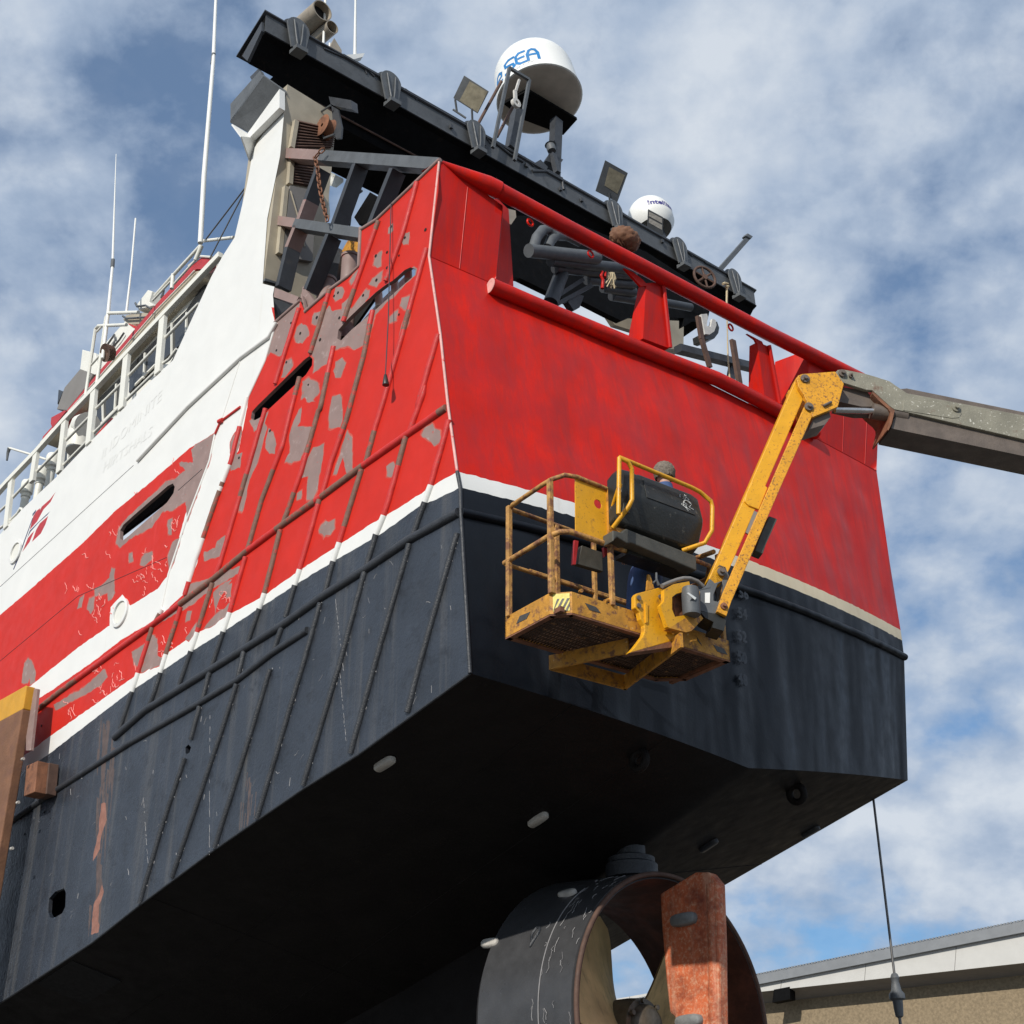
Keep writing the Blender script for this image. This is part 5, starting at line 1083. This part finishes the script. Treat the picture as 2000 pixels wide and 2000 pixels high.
for pts in ([(.547, -.3, 1.665), (.507, -.3, 1.02)], [(.547, -.3, 1.665), (.64, -.32, 1.64), (.705, -.3, 1.59), (.69, -.3, 1.24), (.66, -.28, 1.16), (.62, -.08, 1.0)], [(.547, -.3, 1.669), (1.5, -.3, 1.64), (1.62, -.3, 1.625), (1.77, -.3, 1.565), (1.785, -.3, 1.5), (1.755, -.3, 1.22), (1.69, -.25, 1.08), (1.51, -.1, 1.0)], [(.66, -.02, 1.22), (.56, -.28, 1.38)]):
    ob('guard_bar', MB().tube([bk(*p) for p in pts], .023, 10), ['yellow'], cons, smooth=60)
ob('bar_bracket', MB().prism([bk(.62, -.02, 1.0), bk(.78, -.02, .86), bk(.78, -.02, 1.02)], b_v*-.08), ['rustyyellow'], cons)
tr_ = MB(); tr_.prism([bk(.55, 0, .80), bk(.60, 0, .86), bk(.72, 0, .83), bk(.78, 0, .85), bk(1.64, 0, .79), bk(1.65, 0, .955), bk(.82, 0, .985), bk(.72, 0, .99), bk(.66, 0, .93), bk(.55, 0, .92)], b_v*-.16); ob('tool_tray', tr_, ['plastic2'], cons, bevel=.012)
ob('tray_shelf', MB().box(bk(1.24, .06, .82), a_*.4, b_v*.1, Z*.02), ['plastic'], cons)
dbx = P3((BO+b_v*.3, b_v), KB((840, 885), (1060, 962), (1066, 1160), (790, 1080), (822, 960))); ob('document_box', MB().prism(dbx, b_v*.06), ['plastic2'], basket, bevel=.008)
dbx = P3((BO+b_v*.28, b_v), KB((765, 830), (805, 840), (775, 1085), (745, 1085))); ob('red_strip', MB().prism(dbx, b_v*.03), ['flagred'], basket)
dbx = P3((BO+b_v*.2, b_v), KB((1068, 905), (1130, 930), (1105, 985), (1080, 1005))); ob('red_strip', MB().prism(dbx, b_v*.03), ['flagred'], basket)
# ---------------------------------------------------------------- mount, rotator, jib and boom
q = near(KD((300, 625), (325, 588), (640, 505), (700, 492), (716, 520), (712, 690), (690, 720), (648, 762), (650, 900), (700, 1030), (790, 1120), (1000, 1312), (1006, 1345), (820, 1282), (215, 1452), (300, 1360), (420, 1200), (442, 1120), (435, 1050), (384, 960), (362, 860), (300, 790)), -.09)
mt = ob('basket_mount', MB().prism(q, b_v*.06), ['yellow'], lift, bevel=.006)
q = near(KD((210, 1450), (820, 1282), (1006, 1345)), -.09); ob('mount_flange', MB().prism([q[0], q[1], q[2]], b_v*.1-Z*.01), ['rust'], mt)
for x, y in KD((350, 655), (350, 768), (665, 640)): c = near([(x, y)], -.095)[0]; ob('bolt', MB().disc(c, -b_v, .025, .015, 14), ['boomd'], mt)
q = near(KD((435, 740), (470, 735), (470, 1010), (440, 1020)), -.09); ob('rib', MB().prism(q, b_v*-.015), ['yellow'], mt)
q = near(KD((725, 530), (860, 452), (1085, 412), (1100, 470), (1180, 500), (1240, 560), (1230, 880), (1090, 905), (800, 1088), (770, 1070), (668, 762), (722, 700)), -.2); h_ = near(KD((838, 640), (900, 590), (1010, 560), (1180, 560), (1180, 840), (1080, 895), (880, 925), (838, 820)), -.2)
rot = ob('rotator', MB().plate(q, [h_], b_v*.05), ['yellow'], lift)
q = near(KD((800, 1088), (1090, 905), (1250, 900), (1290, 950), (1120, 1130), (1040, 1150)), -.2); ob('lower_arm', MB().prism(q, b_v*.09), ['rustyyellow'], rot)
q = near(KD((845, 640), (1000, 570), (1060, 900), (890, 920)), -.12); ob('inner_web', MB().prism(q, b_v*.03), ['rust'], rot)
c = near(KD((1110, 700)), -.24)[0]; ob('rotor_drum', MB().lathe(c-Z*.15, Z, [(.001, 0), (.085, 0), (.09, .03), (.09, .25), (.08, .29), (.001, .29)], 24), ['gsteel'], rot, smooth=40)
ob('paint_dab', MB().prism(near(KD((1050, 580), (1080, 575), (1190, 650), (1170, 680)), -.34), b_v*.004), ['gwhite'], rot)
hs = near(KD((690, 480), (780, 440), (900, 395), (1000, 370), (1100, 372), (1200, 410), (1290, 490)), -.16); ob('hose', MB().tube(hs, .022, 10), ['soffit'], rot, smooth=60)
for p_ in (((610, 290), (610, 380), (640, 450), (700, 500)), ((560, 440), (600, 400), (640, 470))): ob('hose', MB().tube(near(KD(*p_), -.1), .012, 8), ['gsteel'], rot, smooth=60)
q = near(KD((470, 545), (490, 310), (520, 320), (580, 515)), .0); ob('fin_plate', MB().prism(q, b_v*.02), ['rustyyellow'], mt)
JA = math.radians(80); j_ = V((math.sin(JA), math.cos(JA), 0)); jn = V((-j_.y, j_.x, 0)); JP0 = near(KD((1500, 600)), -.27)[0]
def jp(pts, off=0.0): return P3((JP0+jn*off, jn), pts)
q = jp(KD((1215, 552), (1330, 480), (1450, 230), (1520, 170), (1620, 205), (1664, 330), (1560, 720), (1500, 830), (1460, 885), (1222, 832))); h_ = jp(KD((1500, 450), (1560, 410), (1582, 480), (1560, 650), (1500, 710), (1440, 690), (1440, 600)))
lk_ = ob('link_plate', MB().plate(q, [h_], jn*.04), ['gsteel'], lift, bevel=.004)
ob('link_plate', MB().plate([p+jn*.22 for p in q], [[p+jn*.22 for p in h_]], jn*.04), ['gsteel'], lk_)
q = jp(KD((1240, 845), (1480, 880), (1640, 900), (1590, 1130), (1420, 1080), (1440, 1000), (1320, 940))); ob('link_foot', MB().prism(q, jn*.24), ['plastic'], lk_)
ob('cap_plate', MB().prism(jp(KD((1180, 545), (1400, 490), (1400, 510), (1185, 560))), jn*.24), ['gsteel'], lk_)
ob('white_tag', MB().prism(jp(KD((1315, 578), (1390, 575), (1385, 725), (1315, 722)), -.004), jn*.003), ['gwhite'], lk_)
jib = ob('jib', MB().prism(jp([(1557, 735), (1570, 777), (1424, 1113), (1412, 1135), (1395, 1140), (1384, 1130)], .0), jn*.16), ['yellow'], lift, bevel=.008)
for o_ in (-.05, .2):
    ob('jib_arm', MB().prism(jp([(1572, 792), (1582, 786), (1592, 800), (1523, 955), (1428, 1176), (1419, 1203), (1400, 1194), (1412, 1158)], o_), jn*.05), ['yellow2'], jib, bevel=.005)
ob('jib_pad', MB().prism(jp(K6((225, 935), (268, 925), (320, 975), (265, 1110), (200, 1085), (175, 1060), (185, 1015)), -.02), jn*.03), ['yellow'], jib, bevel=.006)
ob('jib_module', MB().prism(jp(K6((330, 1150), (382, 1170), (310, 1330), (290, 1390), (240, 1370), (270, 1280)), .05), jn*.14), ['plastic2'], jib, bevel=.01)
ob('slot_cover', MB().prism(jp(K6((235, 1120), (262, 1130), (205, 1270), (182, 1255)), -.005), jn*.02), ['soffit'], jib)
def pin(x, y, r, off, par, m_='boomd'): c = jp([(x, y)], off)[0]; return ob('pin', MB().lathe(c, -jn, [(.001, .05), (r*.45, .05), (r*.5, .02), (r, .018), (r, 0), (.001, 0)], 18), [m_], par, smooth=40)
pin(*K5((1612, 940))[0], .045, -.02, jib); pin(*K5((1628, 1175))[0], .035, -.05, jib, 'rust')
q = jp(K6((502, 290), (512, 268), (540, 258), (745, 243), (800, 320), (762, 465), (605, 530), (550, 395), (515, 340)), -.06); kn_ = ob('knuckle', MB().prism(q, jn*.05), ['yellow2'], lift, bevel=.006)
ob('knuckle_plate', MB().prism([p+jn*.3 for p in q], jn*.05), ['yellow2'], kn_); ob('knuckle_core', MB().prism([p+jn*.06 for p in jp(K6((620, 520), (720, 480), (730, 510), (690, 560), (590, 590)), -.06)], jn*.24), ['boomd'], kn_)
for x, y in K6((553, 290), (578, 467)): pin(x, y, .05, -.06, kn_)
for p_, q_ in (((535, 300), (565, 275)), ((670, 460), (720, 435)), ((480, 0), (0, 0))):
    if p_[0] != 480: c1_, c2_ = jp(K6(p_, q_), -.075); ob('bolt', MB().rod(c1_, c2_, .016), ['boomd'], kn_)
lin = lambda x, x0, y0, s: (x, y0+s*(x-x0)); FARX = 3600
bm = ob('boom', MB().prism(jp(KJ((905, 440), (900, 250), (972, 243), lin(FARX, 970, 243, .203), lin(FARX, 830, 572, .209), (840, 574), (860, 500)), .04), jn*.36), ['boomd'], lift, bevel=.01)
bp = jp(KJ((380, 150), (384, 115), (405, 94), (440, 88), (620, 122), (705, 146), (830, 186), (880, 222), (975, 285), lin(FARX, 1000, 290, .19), lin(FARX, 940, 432, .235), (940, 432), (870, 418), (830, 390), (690, 262), (640, 258), (410, 186)), .0)
ob('side_plate', MB().prism(bp, jn*.05), ['boom'], bm, bevel=.006); ob('side_plate', MB().prism([p+jn*.40 for p in bp], jn*.05), ['boom'], bm)
ob('edge_strip', MB().prism(jp(KJ((690, 268), (830, 395), (872, 425), (845, 540), (820, 590), (812, 585), (838, 470), (836, 440), (815, 410), (745, 350), (690, 290)), -.01), jn*.42), ['rust'], bm)
ob('doubler', MB().prism(jp(KJ((940, 345), (1380, 378), (1415, 400), (1422, 450), (1400, 485), (1340, 490), (940, 425)), -.006), jn*.01), ['boom'], bm, bevel=.003)
pin(*KJ((1372, 408))[0], .05, -.006, bm, 'boom'); pin(*KJ((440, 125))[0], .045, -.01, bm); pin(*KJ((510, 145))[0], .025, -.01, bm)
q1_, q2_ = jp(KJ((380, 424), (700, 432)), .06); ob('cylinder_rod', MB().rod(q1_, q2_, .034, 16), ['chrome'], bm, smooth=60)
q1_, q2_ = jp(KJ((680, 432), (960, 480)), .1); ob('cylinder_barrel', MB().rod(q1_, q2_, .09, 18), ['boomd'], bm, smooth=60)
ob('fly_end', MB().prism(jp(KJ((440, 235), (640, 265), (740, 395), (600, 395), (420, 355)), .08), jn*.25), ['boomd'], bm)
# ---------------------------------------------------------------- person in the basket
fx_ = P3((BO+b_v*.42, b_v), KA((850, 350), (530, 1700))); hd = fx_[0]; print('head height', hd.z-BO.z, (hd-BO).dot(a_), (fx_[1]-BO).dot(a_))
per = empty('person', bk((fx_[1]-BO).dot(a_), .42, .045), 'person with short grey-brown hair and blue overalls standing in the yellow basket facing the hull', 'person')
ha = (hd-BO).dot(a_); hz = hd.z-BO.z; la = (fx_[1]-BO).dot(a_)+.02
J = {'pel': bk(la+.08, .40, .98), 'sp': bk((la+ha)/2+.02, .42, 1.2), 'ch': bk(ha-.03, .46, min(1.42, hz-.33)), 'nk': bk(ha, .45, hz-.17), 'ht': bk(ha, .45, hz-.08)}
E_ = [('pel', 'sp'), ('sp', 'ch'), ('ch', 'nk'), ('nk', 'ht')]; Rr_ = {'pel': .155, 'sp': .15, 'ch': .16, 'nk': .068, 'ht': .06}
for s_ in (-1, 1):
    k = 'lr'[s_ > 0]
    J.update({k+'hip': bk(la+.06+s_*.1, .40, .9), k+'kn': bk(la+.01+s_*.12, .42, .5), k+'an': bk(la-.02+s_*.13, .38, .12), k+'toe': bk(la-.02+s_*.15, .55, .085), k+'sh': bk(ha-.02+s_*.19, .46, J['ch'].z-BO.z+.04), k+'el': bk(ha+s_*.27, .58, J['ch'].z-BO.z-.2), k+'wr': bk(ha+s_*.2, .80, J['ch'].z-BO.z-.08)})
    E_ += [('pel', k+'hip'), (k+'hip', k+'kn'), (k+'kn', k+'an'), (k+'an', k+'toe'), ('ch', k+'sh'), (k+'sh', k+'el'), (k+'el', k+'wr')]
    Rr_.update({k+'hip': .115, k+'kn': .08, k+'an': .06, k+'toe': .05, k+'sh': .08, k+'el': .055, k+'wr': .04})
kk = list(J); me = D.meshes.new('body'); me.from_pydata([tuple(J[k]) for k in kk], [(kk.index(a), kk.index(b)) for a, b in E_], [])
tmp = D.objects.new('tmp', me); COL.objects.link(tmp); tmp.modifiers.new('s', 'SKIN'); 
for i, k in enumerate(kk): me.skin_vertices[0].data[i].radius = (Rr_[k], Rr_[k]*(.72 if k in ('pel', 'sp', 'ch') else 1))
me.skin_vertices[0].data[0].use_root = True
sb_ = tmp.modifiers.new('d', 'SUBSURF'); sb_.levels = 2; sb_.render_levels = 2
bme = D.meshes.new_from_object(tmp.evaluated_get(bpy.context.evaluated_depsgraph_get())); D.objects.remove(tmp)
body = D.objects.new('body', bme); COL.objects.link(body); own(body, per); bme.materials.clear(); bme.materials.append(M['denim']); bme.materials.append(M['skin'])
for p in bme.polygons: p.use_smooth = True; p.material_index = 1 if p.center.z > J['nk'].z-.01 else 0
hm = MB(); hc = bk(ha, .46, hz-.03)
hm.grid(lambda u, v: hc+a_*(.084*math.sin(v*math.pi)*math.cos(u*2*math.pi))+b_v*(.1*math.sin(v*math.pi)*math.sin(u*2*math.pi))+Z*(-.115*math.cos(v*math.pi)), 24, 14)
head = ob('head', hm, ['skin'], per, smooth=80)
ob('nose', MB().prism([hc+b_v*.09+Z*.01, hc+b_v*.12-Z*.03, hc+b_v*.09-Z*.035+a_*.015, hc+b_v*.09-Z*.035-a_*.015], Z*.004), ['skin'], head)
ob('mouth', MB().box(hc+b_v*.088-Z*.06, a_*.022, b_v*.006, Z*.005), ['flagred'], head)
for s_ in (-1, 1):
    ob('ear', MB().lathe(hc+a_*(s_*.084)-Z*.005, a_*s_, [(.001, .014), (.02, .018), (.03, .008), (.026, -.01)], 14), ['skin'], head, smooth=60)
    ob('eye', MB().disc(hc+b_v*.088+a_*(.03*s_)+Z*.02, b_v, .012, .006, 12), ['glass'], head)
def hair(u, v):
    w = v*math.pi*.66; th = u*2*math.pi; n = (a_*math.sin(w)*math.cos(th)+b_v*math.sin(w)*math.sin(th)+Z*math.cos(w)); k = 1.1+.1*NZ.noise(n*11)+.06*NZ.noise(n*29)
    if math.sin(th)*math.sin(w) > .35 and w > .9: k *= .86
    return hc+a_*(.108*n.dot(a_)*k)+b_v*(.12*n.dot(b_v)*k)+Z*(.132*n.z*k)
ob('hair', MB().grid(hair, 64, 30), ['hair'], head, smooth=60)
for s_ in (-1, 1):
    w_ = J['lr'[s_ > 0]+'wr']; hm = MB(); hm.box(w_+b_v*.045, a_*.038, b_v*.045, Z*.014)
    for f in range(4):
        x = -.03+.02*f; l = (.06, .075, .07, .055)[f]; p = w_+b_v*.09+a_*x; hm.tube([p-b_v*.01, p+b_v*l*.5-Z*.008, p+b_v*l*.85-Z*.03, p+b_v*l*.9-Z*.05], [.0095, .009, .008, .006], 8)
    p = w_+b_v*.02-a_*(s_*.036); hm.tube([p, p+b_v*.03-a_*(s_*.022)-Z*.01, p+b_v*.06-a_*(s_*.022)-Z*.025], [.012, .011, .008], 8)
    ob('hand', hm, ['skin'], per, smooth=60)
ob('collar', MB().lathe(J['nk']-Z*.05, (J['nk']-J['ch']).normalized(), [(.1, -.03), (.085, .02), (.08, .05), (.07, .05)], 20), ['denim'], per, smooth=60)
# ---------------------------------------------------------------- cradle post
PP = shifted(SIDE, -.45); pr = P3(PP, KP((205, 112), (20, 1650))); e = (V((pr[0].x, pr[0].y, 0)))
bx_, by_ = pr[0].x, pr[0].y; topz = pr[0].z; basep = V((bx_, by_, 0))
post = empty('cradle_post', basep+Lh*.3, 'rusty brown steel post with an orange top band standing beside the black hull', 'post')
def pst(u, n_, z): return basep+Lh*u+nS*n_+Z*z
ob('column', MB().prism([pst(0, 0, 0), pst(1.3, 0, 0), pst(1.3, .14, 0), pst(0, .14, 0)], Z*(topz-.36)), ['postrust'], post, bevel=.015)
ob('top_band', MB().prism([pst(0, 0, topz-.36), pst(1.3, 0, topz-.36), pst(1.3, .14, topz-.36), pst(0, .14, topz-.36)], Z*.36), ['orange'], post, bevel=.015)
fp = P3(shifted(PP, .12), KP((205, 125), (290, 140), (270, 330), (238, 612), (200, 615))); ob('flange_plate', MB().prism(fp, nS*.04), ['primer'], post)
for x, y in KP((170, 683), (132, 1018), (85, 1372)): c = hit(shifted(PP, -.0), x, y); ob('bolt', MB().disc(c-Lh*.0, -Lh, .022, .05, 10), ['zinc'], post)
bxp = P3(shifted(SIDE, -.33), KP((203, 732), (290, 692), (266, 934), (182, 968))); bk_ = ob('packing_block', MB().prism(bxp, nS*.22), ['rust'], post, bevel=.01)
ob('rubber_pad', MB().prism([p+nS*.16-Lh*.03 for p in bxp], nS*.15), ['brown'], bk_, bevel=.01)
# ---------------------------------------------------------------- warehouse
WAZ = math.radians(-52.8); wd_ = V((math.sin(WAZ), math.cos(WAZ), 0)); wn = V((-wd_.y, wd_.x, 0)); WP0 = at(1700, 1965, 62)
if wn.dot(CAM-WP0) < 0: wn = -wn
def wp(pts, off=0.0): return P3((WP0+wn*off, wn), pts)
ext = 3800
wt = wp(K9(lin(-900, 560, 1500, -.109), lin(ext, 560, 1500, -.109)))
wh = empty('warehouse', V((WP0.x, WP0.y, 0)), 'pebble-dashed warehouse with a pale gable fascia and grey sheet roof behind the propeller', 'building')
ob('wall', MB().prism([V((wt[0].x, wt[0].y, 0)), V((wt[1].x, wt[1].y, 0)), wt[1], wt[0]], -wn*.4), ['dash'], wh)
fo = 1.25; fb_ = wp(K9(lin(-900, 470, 1440, -.1095), lin(ext, 470, 1440, -.1095)), fo); ftp = wp(K9(lin(-900, 450, 1392, -.196), lin(ext, 450, 1392, -.196)), fo)
fb_[0] = fb_[0]; left_t = ftp[0] if ftp[0].z > fb_[0].z else fb_[0]+Z*.15
ob('fascia', MB().prism([fb_[0], fb_[1], ftp[1], left_t], -wn*.08), ['fascia'], wh)
ob('soffit', MB().add([fb_[0]-wn*.08, fb_[1]-wn*.08, wt[1], wt[0], fb_[0]-wn*.08+Z*.06, fb_[1]-wn*.08+Z*.06, wt[1]+Z*.06, wt[0]+Z*.06], [(0, 1, 2, 3), (4, 5, 6, 7), (0, 1, 5, 4), (2, 3, 7, 6)]), ['soffit'], wh)
for k in range(9):
    p, q_ = fb_[0].lerp(fb_[1], k/9+.04), left_t.lerp(ftp[1], k/9+.04); ob('board_joint', MB().bar(p+wn*.004, q_+wn*.004, .02, .01, wn), ['soffit'], wh)
rt = wp(K9(lin(-900, 430, 1340, -.203), lin(ext, 430, 1340, -.203)), fo+.2); rb0 = wp(K9(lin(-900, 450, 1392, -.196), lin(ext, 450, 1392, -.196)), fo+.2)
ob('roof', MB().prism([rb0[0], rb0[1], rt[1], rt[0]], -wn*12), ['roof'], wh)
rdg = MB(); nr = 260
for k in range(nr): p = rt[0].lerp(rt[1], k/nr); rdg.box(p+Z*.02-wn*.1, wd_*.04, wn*.1, Z*.045)
ob('roof_ribs', rdg, ['roof'], wh)
gq = wp(K9((480, 1435), (572, 1418), (575, 1490), (470, 1510)), fo+.02); ob('gutter_end', MB().prism(gq, -wn*.5), ['steeld'], wh)
# ---------------------------------------------------------------- plumb wire with socket
w0 = hit(STBD, 1706, 1562); wr = empty('hanging_wire', w0-Z*w0.z, 'thin steel wire with a heavy socket hanging in front of the warehouse', 'wire')
zs = lambda x, y: hit((w0, V((0, 1, 0))), *K9((x, y))[0]).z
z1, z2, z3, z4 = zs(1190, 1345), zs(1205, 1440), zs(1215, 1490), zs(1222, 1600)
ob('strand', MB().tube([w0+Z*.3, V((w0.x, w0.y, z1))], .017, 8), ['wire'], wr, smooth=60)
ob('socket', MB().lathe(V((w0.x, w0.y, 0)), Z, [(.02, z4), (.05, z4+.02), (.06, (z3+z4)/2), (.065, z3-.02), (.1, z3), (.1, z3+.06), (.065, z2), (.045, z2+.12), (.06, z1-.05), (.04, z1), (.01, z1+.02)], 20), ['gsteel'], wr, smooth=40)
ob('strand', MB().tube([V((w0.x, w0.y, z4)), V((w0.x, w0.y, .2))], .02, 8), ['wire'], wr, smooth=60)
CL1, CL2, CL3 = (.75, .2, 0), (1.7, .4, 0), (4.1, 2.2, 0)
# ---------------------------------------------------------------- ground, world, camera
gm = MB(); gm.add([(-300, -300, 0), (300, -300, 0), (300, 300, 0), (-300, 300, 0)], [(0, 1, 2, 3)])
ob('ground', gm, ['conc'], kind='structure')
SUN_AZ, SUN_EL = math.radians(207), math.radians(31)             # azimuth from +Y clockwise
sd = V((math.sin(SUN_AZ)*math.cos(SUN_EL), math.cos(SUN_AZ)*math.cos(SUN_EL), math.sin(SUN_EL)))
sun = D.lights.new('sun', 'SUN'); sun.energy = 3.9; sun.angle = math.radians(.53); sun.color = (1, .95, .87)
so = D.objects.new('sun', sun); COL.objects.link(so); so.rotation_euler = (-sd).to_track_quat('-Z', 'Y').to_euler(); so.location = (0, 0, 60)
w = D.worlds.new('World'); SC.world = w; w.use_nodes = True; nt = w.node_tree; nt.nodes.clear()
out = N(nt, 'ShaderNodeOutputWorld'); bg = N(nt, 'ShaderNodeBackground'); nt.links.new(bg.outputs[0], out.inputs[0]); bg.inputs['Strength'].default_value = .1
sky = N(nt, 'ShaderNodeTexSky'); sky.sky_type = 'NISHITA'; sky.sun_disc = False; sky.sun_elevation = SUN_EL; sky.sun_rotation = SUN_AZ; sky.air_density = 1.0; sky.dust_density = .6; sky.ozone_density = 2.5
tc = N(nt, 'ShaderNodeTexCoord'); sx = N(nt, 'ShaderNodeSeparateXYZ'); nt.links.new(tc.outputs['Generated'], sx.inputs[0])
zz = N(nt, 'ShaderNodeMath', operation='MAXIMUM'); nt.links.new(sx.outputs['Z'], zz.inputs[0]); zz.inputs[1].default_value = 0.0
za = N(nt, 'ShaderNodeMath', operation='ADD'); nt.links.new(zz.outputs[0], za.inputs[0]); za.inputs[1].default_value = .55
cx = N(nt, 'ShaderNodeCombineXYZ')
for k in 'XY':
    dv = N(nt, 'ShaderNodeMath', operation='DIVIDE'); nt.links.new(sx.outputs[k], dv.inputs[0]); nt.links.new(za.outputs[0], dv.inputs[1]); nt.links.new(dv.outputs[0], cx.inputs[k])
def cl(scale, det, rough, off, dist=0):
    mp = N(nt, 'ShaderNodeMapping'); mp.inputs['Location'].default_value = off; nt.links.new(cx.outputs[0], mp.inputs['Vector'])
    n = N(nt, 'ShaderNodeTexNoise'); n.inputs['Scale'].default_value = scale; n.inputs['Detail'].default_value = det; n.inputs['Roughness'].default_value = rough; n.inputs['Distortion'].default_value = dist
    nt.links.new(mp.outputs[0], n.inputs['Vector']); return n.outputs['Fac']
n1 = cl(4.2, 3, .5, CL1, .1); n2 = cl(14, 8, .56, CL2, .1)
ad = N(nt, 'ShaderNodeMath', operation='MULTIPLY_ADD'); nt.links.new(n2, ad.inputs[0]); ad.inputs[1].default_value = .75; nt.links.new(n1, ad.inputs[2])
cover = ramp(nt, ad.outputs[0], [(.67, (.4, .4, .4)), (.78, (.8, .8, .8)), (.89, (1, 1, 1))])
sh2 = N(nt, 'ShaderNodeMath', operation='MULTIPLY_ADD'); nt.links.new(cl(15, 7, .55, CL3, .1), sh2.inputs[0]); sh2.inputs[1].default_value = .8; nt.links.new(ad.outputs[0], sh2.inputs[2])
sh3 = N(nt, 'ShaderNodeMath', operation='MULTIPLY'); nt.links.new(sh2.outputs[0], sh3.inputs[0]); sh3.inputs[1].default_value = .5
shade = ramp(nt, sh3.outputs[0], [(.5, (2.9, 3.9, 5.5)), (.62, (4.2, 5.1, 6.5)), (.76, (6.5, 7.1, 7.9))])
skc = mix(nt, 1.0, sky.outputs[0], (.5, .9, 1.15), 'MULTIPLY')
fin = mix(nt, cover, skc, shade); nt.links.new(fin, bg.inputs['Color'])
cam = D.cameras.new('camera'); cam.sensor_width = 36; cam.lens = FPX/2000*36; cam.clip_end = 2000; cam.clip_start = .1
co = D.objects.new('camera', cam); COL.objects.link(co); co.location = CAM; co.rotation_euler = (math.pi/2+PITCH, 0, 0); SC.camera = co
SC.view_settings.view_transform = 'Standard'; SC.view_settings.look = 'None'; SC.view_settings.exposure = 0; SC.view_settings.gamma = 1
